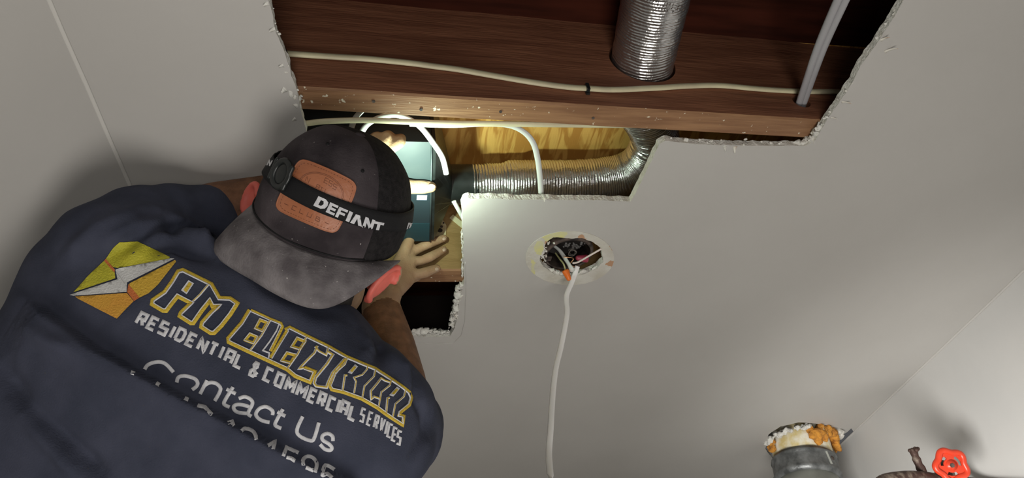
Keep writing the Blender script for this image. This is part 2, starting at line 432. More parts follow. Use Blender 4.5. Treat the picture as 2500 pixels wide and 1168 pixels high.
# left side: sloped plaster then a wall down to the floor
def quad_wall(name, pts, m, th):
    b = MB(); b.prism(pts, th); o = b.build(name, m, smooth=False); tag(o, None, None, kind='structure'); return o
sl = Vector((-math.cos(.66), 0, -math.sin(.66))) * .95
b = MB(); b.prism([A, B_, B_ + sl, A + sl], Vector((-.02, 0, .03)))
b.prism([A + sl, B_ + sl, Vector(((B_ + sl).x, Y1, 0)), Vector(((A + sl).x, Y0, 0))], Vector((-.04, 0, 0)))
tag(b.build('wall_left', M['paint'], smooth=False), None, None, kind='structure')
quad_wall('wall_right', [D_, C_, Vector((C_.x, C_.y, 0)), Vector((D_.x, D_.y, 0))], M['wallpaint'], Vector((.05, 0, 0)))
LX = (A + sl).x
quad_wall('wall_far', [Vector((LX, Y1, 0)), Vector((2.2, Y1, 0)), Vector((2.2, Y1, HC)), Vector((LX, Y1, HC))], M['wallpaint'], Vector((0, .05, 0)))
quad_wall('wall_near', [Vector((LX, Y0, 0)), Vector((2.2, Y0, 0)), Vector((2.2, Y0, HC)), Vector((LX, Y0, HC))], M['wallpaint'], Vector((0, -.05, 0)))
quad_wall('floor', [Vector((LX, Y0, 0)), Vector((2.2, Y0, 0)), Vector((2.2, Y1, 0)), Vector((LX, Y1, 0))], M['floor'], Vector((0, 0, -.05)))
bd = MB(); bd.tube([onl(cL0, cL1, Y0 + (Y1 - Y0) * i / 60) + Vector((noise.noise(Vector((i * .9, 0, 0))) * .001, 0, -.0004)) for i in range(61)], .0032, .0016)
tag(bd.build('trim_1', mat('caulk bead', (.60, .585, .55), .5)), None, None, kind='structure')
bd = MB(); bd.tube([onl(cR0, cR1, Y0 + (Y1 - Y0) * i / 90) + Vector((-.001 + noise.noise(Vector((i * .9, 3, 0))) * .001, 0, -.001)) for i in range(91)], .004, .003)
tag(bd.build('trim_2', M['paint']), None, None, kind='structure')

# ---------------------------------------------------------------- joists and subfloor
ZB = HC + T                      # underside of the joists
HJ = .235
e1, e2 = pz(760, 215, ZB), pz(1900, 288, ZB)       # near lower arris of the first joist
YJ = (e1.y - SL * e1.x + e2.y - SL * e2.x) / 2
YJf = YJ + .040
YK = YJf + .366                  # near face of the second joist
print('YJ', YJ, e1, e2, 'J2', topix((.2, YK + SL * .2, ZB)), topix((.2, YK + SL * .2, ZB + HJ)))
def joist(Y, face, bottom, lab, w=.040):
    b = MB()
    N = 60; X0, X1 = -1.1, 1.6
    V, Fc, mi = [], [], []
    for i in range(N + 1):
        x = X0 + (X1 - X0) * i / N
        q = .0015 * noise.noise(Vector((x * 6, Y, 0))); c = .003
        for (yy, zz) in ((0, c), (c, 0), (w - c, 0), (w, c), (w, HJ), (0, HJ)):
            V.append((x, Y + SL * x + yy + q, ZB + zz + q * .5))
    for i in range(N):
        for j in range(6):
            k = (j + 1) % 6; Fc.append((i * 6 + j, i * 6 + k, i * 6 + 6 + k, i * 6 + 6 + j)); mi.append(1 if j in (0, 1, 2) else 0)
    Fc += [tuple(range(6))[::-1], tuple(range(N * 6, N * 6 + 6))]; mi += [0, 0]
    o = mesh('ceiling_joist', V, Fc, [face, bottom], smooth=False, mi=mi)
    return tag(o, lab, 'ceiling joist', 'joists above the ceiling')
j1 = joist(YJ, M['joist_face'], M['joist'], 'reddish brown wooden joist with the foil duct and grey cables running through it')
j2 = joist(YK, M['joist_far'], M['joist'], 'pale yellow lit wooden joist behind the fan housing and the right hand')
M['joist_dark'] = mat('joist with painted shade', (.02, .012, .009), .85)  # near-black wood: the shade of the unlit bays painted into the colour
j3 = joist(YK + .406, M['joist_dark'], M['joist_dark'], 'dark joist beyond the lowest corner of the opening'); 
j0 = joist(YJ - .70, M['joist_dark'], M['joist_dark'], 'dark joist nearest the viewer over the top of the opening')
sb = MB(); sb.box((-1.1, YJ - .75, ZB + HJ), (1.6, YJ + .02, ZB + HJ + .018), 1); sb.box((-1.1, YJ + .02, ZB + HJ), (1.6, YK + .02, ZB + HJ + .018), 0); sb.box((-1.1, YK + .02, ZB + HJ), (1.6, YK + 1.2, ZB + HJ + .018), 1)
tag(sb.build('subfloor', [M['subfloor'], M['subfloor_red']], smooth=False), None, None, kind='structure')

# ---------------------------------------------------------------- flexible duct
ZD = 2.548
hp = pY(1568, 150, YJ); print('duct hole z', hp, 'at', ZD)
RU, RD = .0515, .0435
up0 = pz(1612, -60, hp.z)
dirU = (hp - up0); dirU.z = 0
path = [hp - dirU.normalized() * .38, hp - dirU.normalized() * .18, hp.copy(), hp + dirU.normalized() * .05]
for x, y, z in ((1597, 325, ZD), (1592, 362, ZD), (1572, 398, ZD), (1532, 426, ZD), (1470, 440, ZD), (1390, 446, ZD), (1290, 447, ZD), (1200, 448, ZD), (1150, 450, ZD)):
    path.append(pz(x, y, z))
sp = smooth_line(path, 12)
# even spacing
def resample(P, step):
    out = [P[0].copy()]; acc = 0
    for a, b in zip(P, P[1:]):
        L = (b - a).length; t = step - acc
        while t <= L: out.append(a.lerp(b, t / L)); t += step
        acc = L - (t - step)
    return out
R_ = resample(sp, .0012)
jx = next(i for i, p in enumerate(R_) if p.y > YJ + .03)
Nn = len(R_)
def rad(i):
    t = min(1, max(0, (i - jx - 30) / 110)); t = t * t * (3 - 2 * t); r = RU * (1 - t) + RD * t
    r = r + (.0375 - r) * min(1, max(0, (i - (Nn - 62)) / 12))
    ph = i * .0012 / (.0050 if i < jx else .0054) + 1.2 * noise.noise(Vector((i * .03, 4, 0))); saw = ph % 1
    r += (.0015 if i < jx else .0021) * (1 - abs(2 * saw - 1)) + .0006 * noise.noise(Vector((i * .13, 0, 0)))
    return r
db = MB(); db.tube(R_, 1, 1, n=56, rfun=rad, caps=True)
for i, v in enumerate(db.V): db.V[i] = v + noise.noise_vector(v * 60) * .0011
duct = db.build('flexible_duct', M['foil']); tag(duct, 'silver corrugated foil duct passing through the joist and bending to the black collar', 'duct')
cb = MB(); cb.tube([hp - dirU.normalized() * .05, hp + dirU.normalized() * .12], RU + .006, n=40); cut(j1, cb.build('cutter', M['iron']))
# printed marks on the duct

# ---------------------------------------------------------------- decals laid on surfaces
class Decal:
    def __init__(s, o, fallback=None):
        dg = bpy.context.evaluated_depsgraph_get(); dg.update(); s.t = BVHTree.FromObject(o, dg); s.mb = MB(); s.off = o.matrix_world.translation.copy(); s.miss = 0
    def pt(s, x, y, off):
        d = ray(x, y).normalized(); h = s.t.ray_cast(CAM, d)
        if h[0] is None:
            s.miss += 1; h = s.t.find_nearest(px(x, y, .85))
        n = h[1] if h[1].dot(d) < 0 else -h[1]
        return h[0] + n * off
    def stroke(s, pts, w, off=.0008, m=0, step=5, round_=True, closed=False):
        """a raised ribbon w pixels wide along pts, lying on the surface"""
        P = dense([Vector(p).to_2d() for p in pts], step, closed)
        n = len(P)
        if n < 2: return
        L, R, Cc = [], [], []
        for i in range(n):
            if closed: a, b = P[i] - P[i - 1], P[(i + 1) % n] - P[i]
            else: a = P[i] - P[i - 1] if i else P[1] - P[0]; b = P[i + 1] - P[i] if i < n - 1 else a
            a.normalize(); b.normalize(); t = (a + b)
            if t.length < .3: t = b.copy()
            t.normalize(); nn = Vector((-t.y, t.x)); k = min(1.5, 1 / max(.4, abs(nn.dot(Vector((-b.y, b.x))))))
            L.append(P[i] + nn * w / 2 * k); R.append(P[i] - nn * w / 2 * k)
        V = []
        for l, r, c in zip(L, R, P):
            V += [s.pt(l.x, l.y, off * .15), s.pt(c.x + (l.x - c.x) * .72, c.y + (l.y - c.y) * .72, off), s.pt(c.x + (r.x - c.x) * .72, c.y + (r.y - c.y) * .72, off), s.pt(r.x, r.y, off * .15)]
        Fc = []
        for i in range(n if closed else n - 1):
            q = (i + 1) % n
            Fc += [(4 * i + j, 4 * i + j + 1, 4 * q + j + 1, 4 * q + j) for j in range(3)]
        s.mb.add(V, Fc, m)
    def poly(s, pts, off=.0006, m=0, step=9):
        P = dense([Vector(p).to_2d() for p in pts], step)
        v, f = fill2d(P, (), step)
        k = len(v); s.mb.add([s.pt(q.x, q.y, off) for q in v], f, m)
    def build(s, name, mats, parent): return s.mb.build(name, mats, parent, fix=False)

dk = Decal(duct)
for row, (x0, y0, n_) in enumerate(((1572, 3, 14), (1590, 14, 12), (1600, 24, 7))):
    for i in range(n_):
        if random.random() < .8: dk.stroke([(x0 + i * 7, y0 + i * 1.2), (x0 + i * 7 + random.uniform(1, 3), y0 + i * 1.2 - 6)], 1.4, .0006, 0, 3)
        if random.random() < .5: dk.stroke([(x0 + i * 7, y0 + i * 1.2 - 3), (x0 + i * 7 + 4, y0 + i * 1.2 - 3)], 1.2, .0006, 0, 3)
dk.build('printed_marks', [M['iron']], duct)

# cables ------------------------------------------------------------
def cable(pts, ra, rb, up, m, lab, name='electrical_cable', cat='cable', group=None, n=8, jac=10):
    b = MB(); b.tube(smooth_line(pts, n), ra, rb, up=up, n=jac); o = b.build(name, m)
    return tag(o, lab, cat, group)
Yv, Zv, Xv = Vector((0, 1, 0)), Vector((0, 0, 1)), Vector((1, 0, 0))
A1 = [(600, 126), (700, 131), (760, 135), (820, 139), (900, 144), (1000, 154), (1060, 162), (1120, 170), (1200, 184), (1300, 201), (1380, 212), (1434, 216), (1500, 219), (1600, 215), (1680, 210), (1760, 209), (1850, 217), (1950, 223), (2050, 224), (2140, 226)]
cableA = cable([pY(x, y, YJ - .0045) for x, y in A1], .0036, .0060, Zv, M['cream'], 'cream cable stapled along the side of the reddish joist')
st = MB(); p0 = pY(1434, 215, YJ - .006)
yj = p0.y + .006; st.box((p0.x - .0025, yj - .0105, p0.z - .0075), (p0.x + .0025, yj + .0005, p0.z + .0075))
st.box((p0.x - .0032, yj - .004, p0.z - .010), (p0.x + .0032, yj - .0005, p0.z + .010))
tag(st.build('cable_staple', M['blackplastic'], smooth=False), 'small black staple holding the cream cable to the joist', 'staple')
B1 = [(640, 310), (742, 302), (800, 296), (900, 294), (1000, 298), (1100, 301), (1200, 302), (1300, 304), (1400, 305), (1500, 306), (1600, 307)]
cable([pz(x, y, ZB + .004 if x < 1350 else ZB + .012) for x, y in B1], .0050, .0030, Zv, M['cream'], 'pale yellow lit cable stretched along the far edge of the reddish joist')
cable([pz(x, y, z) for x, y, z in ((1000, 303, ZB + .03), (1100, 306, ZB + .022), (1180, 303, ZB + .018), (1240, 306, ZB + .016), (1278, 322, ZB + .014), (1302, 350, ZB + .012), (1313, 390, ZB + .012), (1318, 430, ZB + .010), (1321, 470, ZB + .008), (1324, 520, ZB + .008))],
      .0048, .0028, Zv, M['white'], 'white cable looping down in front of the foil duct')
cable([pz(x, y, ZB + .03) for x, y in ((880, 330), (895, 306), (925, 288), (965, 281), (1000, 292), (1030, 314), (1058, 350), (1080, 385), (1090, 425))], .0048, .003, Zv, M['white'], 'white cable arching over the left hand towards the black duct adapter')
cable([pz(x, y, ZB + .05) for x, y in ((850, 340), (858, 312), (868, 288), (886, 268), (905, 250))], .0046, .003, Zv, M['white'], 'short white cable rising beside the top of the cap')
cable([pz(x, y, ZB + .035) for x, y in ((1108, 492), (1116, 506), (1128, 528), (1140, 550))], .0042, .003, Zv, M['white'], 'short white cable end beneath the black collar')
# pair of grey cables through the joist
hq = pY(1956, 248, YJ)
for k, (x0, y0, x1, y1, lab) in enumerate(((2062, -40, 1952, 250, 'left one of two grey cables entering the joist at its right end'), (2080, -35, 1962, 250, 'right one of two grey cables entering the joist at its right end'))):
    a = pz(x0, y0, hq.z - .02 - .03); bb = pY(x1, y1, YJ)
    d = bb - a; mid = a + d * .5 + Vector((0, 0, .006))
    cable([a - d * .3, a, mid, bb, bb + d.normalized() * .03], .0064, .0046, Zv, M['grey'], lab, group=None)
cb = MB(); cb.tube([hq - Yv * .03, hq + Yv * .08], .0165, n=24); cut(j1, cb.build('cutter', M['iron']))

# joist nails
for x, y in ((912, 247), (1028, 267), (1222, 272), (1448, 288)):
    p = pz(x, y, ZB); b = MB(); b.tube([p - Zv * .0012, p + Zv * .01], .0024, n=9)
    tag(b.build('nail_head', M['iron'], smooth=False), {912: 'leftmost dark nail head in the lit underside of the joist', 1028: 'second dark nail head from the left in the joist underside', 1222: 'dark nail head where the lit joist underside turns brown', 1448: 'rightmost dark nail head in the joist underside'}[x], 'nail', 'nails in the joist underside')

# ---------------------------------------------------------------- bath fan
ZF = ZB + .040
fan = empty('exhaust_fan', pz(960, 470, ZF)); tag(fan, 'boxy grey metal bathroom exhaust fan held up between the joists', 'exhaust fan')
c1, c2, c3, c4 = pz(1054, 346, ZF), pz(1050, 588, ZF), pz(800, 588, ZF), pz(800, 346, ZF)
c2.y = min(c2.y, YK - .004); c3.y = c2.y; c3.x = c2.x - .22; c4.y = c1.y; c4.x = c1.x - .22
fb = MB(); fb.prism([c1, c2, c3, c4], Vector((0, 0, .17)))
fb.build('housing', M['steel_dark'], fan, smooth=False)
cm = c1.lerp(c2, .40); cn = c4.lerp(c3, .40); tiny = Vector((0, 0, -.0016))
pb = MB(); pb.prism([c1 + tiny, cm + tiny, cn + tiny, c4 + tiny], Vector((0, 0, .0014)))
pb.build('cover_plate', M['steel'], fan, smooth=False)['label'] = 'light blue grey metal plate'
q1, q2 = c1.lerp(c2, .80), c1.lerp(c2, 1)
pb = MB(); pb.prism([q1 + tiny, q2 + tiny, q2 + tiny - Xv * .2, q1 + tiny - Xv * .2], Vector((0, 0, .0014)))
pb.build('cover_plate', mat('teal steel', (.014, .042, .055), .45, .2), fan, smooth=False)['label'] = 'teal blue metal plate'  # teal steel plate at the far end of the housing
rb_ = MB(); rb_.tube([c1 - Zv * .002, c2 - Zv * .002], .0016, n=6); rb_.build('edge_flange', M['steel'], fan)
# sticker with a printed square block
p0 = pz(1030, 483, ZF - .0018); s1 = MB(); s1.box((p0.x - .009, p0.y - .006, p0.z - .0003), (p0.x + .009, p0.y + .006, p0.z + .0004)); stk = s1.build('sticker', mat('label', (.30, .34, .48), .5), fan, smooth=False)
# adapter: tapered plastic shroud, then the collar
ax0 = pz(1098, 451, ZD); ax1 = pz(1163, 450, ZD); dd = (ax1 - ax0); dd.z = 0; dd.normalize()
zt = ZF + .165
ringA = []; ringB = []
N = 32; ca = c1.lerp(c2, .5)
for i in range(N):
    a = 2 * PI * i / N; cs, sn = math.cos(a), math.sin(a)
    ringB.append(ax0 + Yv * cs * .0395 + Zv * sn * .0395)
    m_ = max(abs(cs), abs(sn)); ya, za = cs / m_, sn / m_
    yy = (c1.y + c2.y) / 2 + ya * abs(c2.y - c1.y) / 2 * .98; t = (yy - c1.y) / (c2.y - c1.y); zz = (ZF + zt) / 2 + za * (zt - ZF) / 2
    ringA.append(Vector((c1.x + (c2.x - c1.x) * t + .001, yy, zz)))
ab = MB(); V = [p for p in ringA] + [p + Xv * .006 for p in ringA] + ringB
Fc = [(i, (i + 1) % N, N + (i + 1) % N, N + i) for i in range(N)] + [(N + i, N + (i + 1) % N, 2 * N + (i + 1) % N, 2 * N + i) for i in range(N)] + [tuple(range(N)), tuple(range(2 * N, 3 * N))]
ab.add(V, Fc)
adp = ab.build('duct_adapter', M['blackplastic'], fan, smooth=False); adp['label'] = 'black tapered plastic adapter'
cb = MB(); cb.tube([ax0 - dd * .002, ax0, ax0 + dd * .004, ax1 - dd * .004, ax1], .0390, n=40, rfun=lambda i: (1.02, 1.04, 1, 1, 1.0)[i]); cb.build('collar', M['blackplastic'], adp)
# mounting bracket + strip on the second joist
mp = [pY(x, y, YK - .003) for x, y in ((1056, 545), (1063, 528), (1084, 540), (1090, 552), (1088, 578), (1056, 580))]
bb = MB(); bb.prism(mp, Vector((0, .0025, 0))); brk = bb.build('mounting_bracket', M['rust'], fan, smooth=False)
for x, y, r in ((1074, 562, .0052), (1078, 553, .0028), (1061, 569, .002), (1063, 536, .002), (1083, 544, .0018), (1076, 576, .002)):
    p = pY(x, y, YK - .0045); b = MB(); b.tube([p, p + Yv * .002], r, n=14); b.build('screw_hole', M['iron'], brk, smooth=False)
pb = MB(); pb.prism([pY(x, y, YK - .002) for x, y in ((1098, 532), (1106, 524), (1136, 548), (1132, 560))], Vector((0, .0015, 0)))
tag(pb.build('wood_shim', mat('pale strip', (.70, .66, .42), .7), smooth=False), 'pale yellow strip stuck on the lit joist beside the fan bracket', 'strip')
# the wooden underside ledge block seen below the right hand is the joist itself

# ---------------------------------------------------------------- ceiling light box and its wires
ctr = pz(1388, 622, HC + .016)
jb = empty('junction_box', ctr); tag(jb, 'round rusty metal electrical box in the ragged ceiling opening', 'junction box')
b = MB(); N = 48; V = []; prof = [(.0480, 0), (.0500, .004), (.0500, .040), (.0490, .042), (.0470, .042), (.0445, .004), (.0430, -.001)]
for i in range(N):
    a = 2 * PI * i / N
    for r, z in prof: V.append(ctr + Vector((r * math.cos(a), r * math.sin(a), z)))
P_ = len(prof); b.add(V, [(i * P_ + j, ((i + 1) % N) * P_ + j, ((i + 1) % N) * P_ + (j + 1) % P_, i * P_ + (j + 1) % P_) for i in range(N) for j in range(P_)])
b.build('box_rim', M['iron'], jb)
b = MB(); b.tube([ctr + Zv * .040, ctr + Zv * .043], .0495, n=48); b.build('back_plate', mat('dark box interior', (.02, .016, .014), .8), jb, smooth=False)
for sx, a in ((1, .5), (-1, 2.7)):
    q = ctr + Vector((math.cos(a) * .040, math.sin(a) * .040, .004)); b = MB(); b.box((q.x - .006, q.y - .006, q.z - .001), (q.x + .006, q.y + .006, q.z + .001)); b.build('mounting_ear', M['iron'], jb, smooth=False)
b = MB(); q = px(1398, 602, 1.30)
for i in range(30): q2 = pz(1400 + random.gauss(0, 13), 601 + random.gauss(0, 4), HC + .055); b.sph(q2, random.uniform(.0015, .0035), 0, 8, 5)
b.build('plaster_splatter', mat('dirty plaster', (.30, .29, .28), .9), jb)
cable([pz(x, y, z) for x, y, z in ((1352, 600, HC + .045), (1366, 612, HC + .03), (1380, 632, HC + .010), (1394, 655, HC - .012), (1398, 662, HC - .014))], .0052, .0026, Zv, M['white'], 'wide white cable piece crossing the inside of the round metal box')
cord = [(1410, 650, HC + .004), (1404, 668, HC - .006), (1396, 690, HC - .022), (1385, 716, HC - .045), (1383, 735, HC - .062), (1384, 770, HC - .095), (1370, 845, HC - .16), (1357, 900, HC - .21), (1349, 970, HC - .27), (1344, 1050, HC - .335), (1340, 1110, HC - .38), (1344, 1168, HC - .43), (1350, 1240, HC - .50)]
cpts = [pz(x, y, z) for x, y, z in cord]
cpts += [cpts[-1] + Vector((.01 * k, .01 * math.sin(k), -.16 * k)) for k in (1, 2, 3, 4, 5)]
cable(cpts, .0050, .0024, cw((0, 0, 1)), mat('bright white cable jacket', (.86, .85, .84), .4), 'long white flat cable hanging down from the round ceiling box', 'hanging_cable')
def wirenut(pix, z, d, L, r, m, lab):
    a = pz(*pix, z); d = Vector(d).normalized(); N = 20; V = []
    rings = [(0, r * .95), (.12, r), (.5, r * .82), (.9, r * .62), (1, r * .4)]
    b = MB(); u = d.orthogonal().normalized(); v = d.cross(u)
    for t, rr in rings:
        for i in range(N):
            an = 2 * PI * i / N; k = rr * (1 + (.07 if i % 2 else 0)); V.append(a + d * L * t + (u * math.cos(an) + v * math.sin(an)) * k)
    b.add(V, [(k * N + i, k * N + (i + 1) % N, (k + 1) * N + (i + 1) % N, (k + 1) * N + i) for k in range(4) for i in range(N)] + [tuple(range(N)), tuple(range(4 * N, 5 * N))])
    return tag(b.build('wire_nut', m), lab, 'wire connector', 'wire nuts at the ceiling box')
wirenut((1380, 661), HC - .016, pz(1390, 684, HC - .034) - pz(1380, 661, HC - .016), .021, .0068, M['orange'], 'bright orange wire nut hanging at the lower edge of the ceiling box')
wirenut((1434, 632), HC + .012, pz(1405, 630, HC + .012) - pz(1434, 632, HC + .012), .024, .0075, M['redplastic'], 'dark red wire nut inside the ceiling box')
cable([pz(x, y, z) for x, y, z in ((1356, 618, HC + .03), (1366, 632, HC + .012), (1376, 645, HC - .006), (1381, 663, HC - .017))], .0017, .0017, Zv, mat('yellow green wire', (.40, .38, .18), .5), 'thin yellow green wire leading into the orange wire nut', 'wire', 'wire', jac=7)
cable([pz(x, y, z) for x, y, z in ((1468, 608, HC - .004), (1440, 624, HC - .008), (1412, 640, HC - .010), (1398, 643, HC - .008))], .0019, .0019, Zv, mat('pinkish wire', (.70, .60, .56), .5), 'thin pinkish white wire reaching across to the right rim of the opening', 'wire', 'wire', jac=7)
cable([pz(x, y, z) for x, y, z in ((1376, 628, HC + .01), (1392, 629, HC + .008), (1400, 633, HC + .006), (1392, 645, HC), (1402, 652, HC - .004))], .0010, .0010, Zv, M['copper'], 'bare copper wire bent beneath the red wire nut', 'wire', 'wire', jac=7)
lp = []
for i in range(40): a = i * .55; lp.append(pz(1397 + 9 * math.cos(a) * (1 + .3 * math.sin(i)), 614 + 7 * math.sin(a) + i * .12, HC + .03 - i * .0003))
cable(lp, .0009, .0009, Zv, mat('dull grey wire', (.22, .20, .18), .5, .4), 'curled dull grey wires in the middle of the ceiling box', 'wire', 'wire', n=3, jac=6)

# ---------------------------------------------------------------- drain pipe in the corner
pc = pz(1958, 1068, HC)
print('pipe centre', pc, 'wall x', cR1.x)
pdn = Vector((-.22, -.02, -.97)).normalized()
base = pz(1951, 1074, HC)
pw = .097
pipe = empty('drain_pipe', base); tag(pipe, 'thick grey drain pipe with dark band coupling coming down through the ceiling corner', 'pipe')
def rings(name, prof, m, parent, n=48, bumpy=0):
    """prof: (distance along pdn, radius)"""
    u = pdn.orthogonal().normalized(); v = pdn.cross(u); V = []
    for t, r in prof:
        for i in range(n):
            a = 2 * PI * i / n; q = base + pdn * t + (u * math.cos(a) + v * math.sin(a)) * r
            if bumpy: q = q + noise.noise_vector(q * 40) * bumpy
            V.append(q)
    k = len(prof); b = MB(); b.add(V, [(j * n + i, j * n + (i + 1) % n, (j + 1) * n + (i + 1) % n, (j + 1) * n + i) for j in range(k - 1) for i in range(n)] + [tuple(range(n)), tuple(range((k - 1) * n, k * n))])
    return b.build(name, m, parent)
rings('upper_pipe', [(-.10, pw * .93), (.09, pw * .93)], M['foamy'], pipe, bumpy=.004)
cpl = rings('coupling', [(.066, pw * .93), (.068, pw * .99), (.072, pw * 1.0), (.074, pw * 1.03), (.080, pw * 1.04), (.084, pw * 1.01), (.122, pw * 1.01), (.126, pw * 1.04), (.133, pw * 1.04), (.137, pw * 1.0), (.142, pw * .97)], M['band'], pipe, bumpy=.0008)
rings('lower_pipe', [(.138, pw * .93), (.60, pw * .93)], M['pipe'], pipe)
q = base + pdn * .104 + Vector((.045, -.088, 0)); b = MB(); b.tube([q, q + Vector((-.01, .02, 0))], .007, n=12); b.build('screw_clamp', M['iron'], cpl)
q = base + pdn * .103 + Vector((.026, -.0925, 0)); b = MB(); b.box((q.x - .003, q.y - .004, q.z - .022), (q.x + .003, q.y + .006, q.z + .022)); b.build('band_strap', M['pipe'], cpl, smooth=False)
# foam packed between pipe and ceiling
fo = MB()
def around(a, r, z): a = math.radians(a); return Vector((base.x + r * math.cos(a), base.y + r * math.sin(a), HC + z)) + pdn * (-z)  * .2
for i in range(90):
    t = random.random(); a = -104 + 100 * t
    fo.sph(around(a, pw * random.uniform(1.0, 1.13), random.uniform(-.034 - .012 * math.sin(t * 9), -.002)), random.uniform(.007, .014), 0, 10, 7)
for i in range(22): fo.sph(around(random.uniform(-188, -168), pw * 1.12, random.uniform(-.03, -.004)), random.uniform(.005, .010), 0, 8, 6)
f_ = fo.build('spray_foam', M['foam']); remesh(f_, .004, 1); f_.data.materials.clear(); f_.data.materials.append(M['foam'])
for v in f_.data.vertices: v.co += noise.noise_vector(v.co * 90) * .005
tag(f_, 'orange expanding foam packed round the top of the drain pipe', 'foam')
wb = MB()
for i in range(60): wb.sph(around(random.uniform(-186, -100), pw * random.uniform(1.12, 1.26), random.uniform(-.007, .003)), random.uniform(.003, .009), 0, 8, 5)
wb2 = MB()
for i in range(50): t = random.random(); wb2.sph(around(-30 + 75 * t, pw * random.uniform(1.22, 1.40), -.004 - .018 * t), random.uniform(.005, .012), 0, 8, 5)
o = wb.build('loose_plaster', M['gypsum']); remesh(o, .0035, 1); o.data.materials.clear(); o.data.materials.append(M['gypsum'])
for v in o.data.vertices: v.co += noise.noise_vector(v.co * 110) * .005
tag(o, 'white crumbled plaster along the left rim of the drain pipe hole', 'plaster')
o = wb2.build('loose_plaster', M['gypsum']); remesh(o, .0035, 1); o.data.materials.clear(); o.data.materials.append(M['gypsum'])
for v in o.data.vertices: v.co += noise.noise_vector(v.co * 110) * .005
tag(o, 'white plaster lump hanging between the drain pipe and the wall corner', 'plaster')

# ---------------------------------------------------------------- valve
XW = cR1.x
vc = px(2322, 1137, 1.62)
valve = empty('shutoff_valve', vc); tag(valve, 'red handled shutoff valve on a corroded pipe by the right wall', 'valve')
hn = cw((-.12, -.30, -1)).normalized(); hu = cw((.35, -1, .1)); hu = (hu - hn * hu.dot(hn)).normalized(); hr = hu.cross(hn)
N = 80; V = []; Rr = .0385
prof = [(0, -.006), (.55, -.006), (.8, -.0065), (.95, -.004), (1, 0), (.95, .004), (.8, .0065), (.55, .003), (0, .003)]
hb = MB(); rim = []
for i in range(N):
    a = 2 * PI * i / N; r = Rr * (1 + .10 * math.cos(5 * a + .6)); rim.append((vc + (hr * math.cos(a) + hu * math.sin(a)) * r * .86, r))
hb.tube([p for p, _ in rim], .0072, .0078, up=hn, n=12, closed=True)
for k in range(5):
    pass
hb.tube([vc - hn * .006, vc + hn * .0045], .0125, n=20)
disc = [(math.cos(a) * .032, math.sin(a) * .032) for a in [2 * PI * i / 40 for i in range(40)]]
slots = [[(math.cos(a) * r, math.sin(a) * r) for a, r in [(a0 - .55 + 1.1 * i / 8, .024) for i in range(9)] + [(a0 + .55 - 1.1 * i / 8, .0165) for i in range(9)]] for a0 in (.9, 3.0, 5.1)]
vv, ff = fill2d(disc, slots)
for q_, k_ in ((.0015, 1), (-.002, -1)): hb.add([vc + hr * p.x + hu * p.y + hn * q_ for p in vv], [f if k_ > 0 else f[::-1] for f in ff])
hb.build('hand_wheel', M['red'], valve)
b = MB(); b.tube([vc + hn * .003, vc + hn * .0065], .0055, n=6); b.build('wheel_nut', M['iron'], valve, smooth=False)
b = MB(); b.chain([(vc - hn * .004, .008), (vc - hn * .03, .009), (vc - hn * .05 - Zv * .01, .02), (vc - hn * .06 - Zv * .03, .022)]); b.build('valve_body', M['brown'], valve)
b = MB()
b.tube(smooth_line([px(2128, 1330, 1.42), px(2132, 1230, 1.50), px(2150, 1180, 1.55), px(2195, 1167, 1.58), px(2250, 1166, 1.62), px(2320, 1176, 1.66), px(2400, 1184, 1.68), px(2560, 1205, 1.50), px(2900, 1290, 1.22), px(3300, 1390, .98)], 6), .014, n=16)
b.build('branch_pipe', M['brown'], valve)
b = MB(); pp = [px(2262, 1172, 1.63), px(2240, 1128, 1.64), px(2228, 1097, 1.65)]
b.tube(smooth_line(pp, 6), .0098, n=14, rfun=lambda i: 1.1 - .025 * i + .12 * math.sin(i * 2.1))
for i in range(5): b.sph(pp[2] + Vector((random.gauss(0, .004), random.gauss(0, .004), random.gauss(0, .003))), .005, 0, 8, 5)
st = b.build('broken_stub', M['brown'], valve); st['label'] = 'brown broken pipe stub'

exec_person = True
# ================================================================ the person
person = empty('person', px(590, 1168, .95)); tag(person, 'person in navy work shirt and backwards black cap reaching up into the ceiling opening', 'person')

U = cw((.38, -.87, -.31)).normalized(); Bk = cw((-.28, .25, -.93)); Bk = (Bk - U * Bk.dot(U)).normalized(); Rt = U.cross(Bk).normalized()
if Rt.dot(cw((1, 0, 0))) < 0: Rt = -Rt
K = px(806, 548, .925)
aR, aB, Ht = .0995, .106, .1335
print('K', K, 'U', U, 'B', Bk, 'R', Rt)

# --- body: one continuous surface (head, neck, arms, hands)
b = MB()
b.ell(K + U * .000, (Rt * .078, Bk * .092, U * .112))
b.ell(K - U * .060 - Bk * .040, (Rt * .058, Bk * .062, U * .060))          # jaw
b.ell(K - U * .098 - Bk * .078, (Rt * .022, Bk * .018, U * .018))          # chin
b.cap(K - U * .012 - Bk * .098, K - U * .042 - Bk * .113, .008, .012)        # nose
b.cap(K + U * .004 - Bk * .088 - Rt * .03, K + U * .004 - Bk * .088 + Rt * .03, .010, .010)   # brow
b.ell(K - U * .068 - Bk * .100, (Rt * .022, Bk * .010, U * .009))          # lips
for s in (-1, 1): b.ell(K - U * .035 - Bk * .075 + Rt * s * .04, (Rt * .02, Bk * .02, U * .02))
nk0, nk1 = px(800, 700, .985), px(650, 850, .93)
b.cap(nk0, nk1, .054, .062)
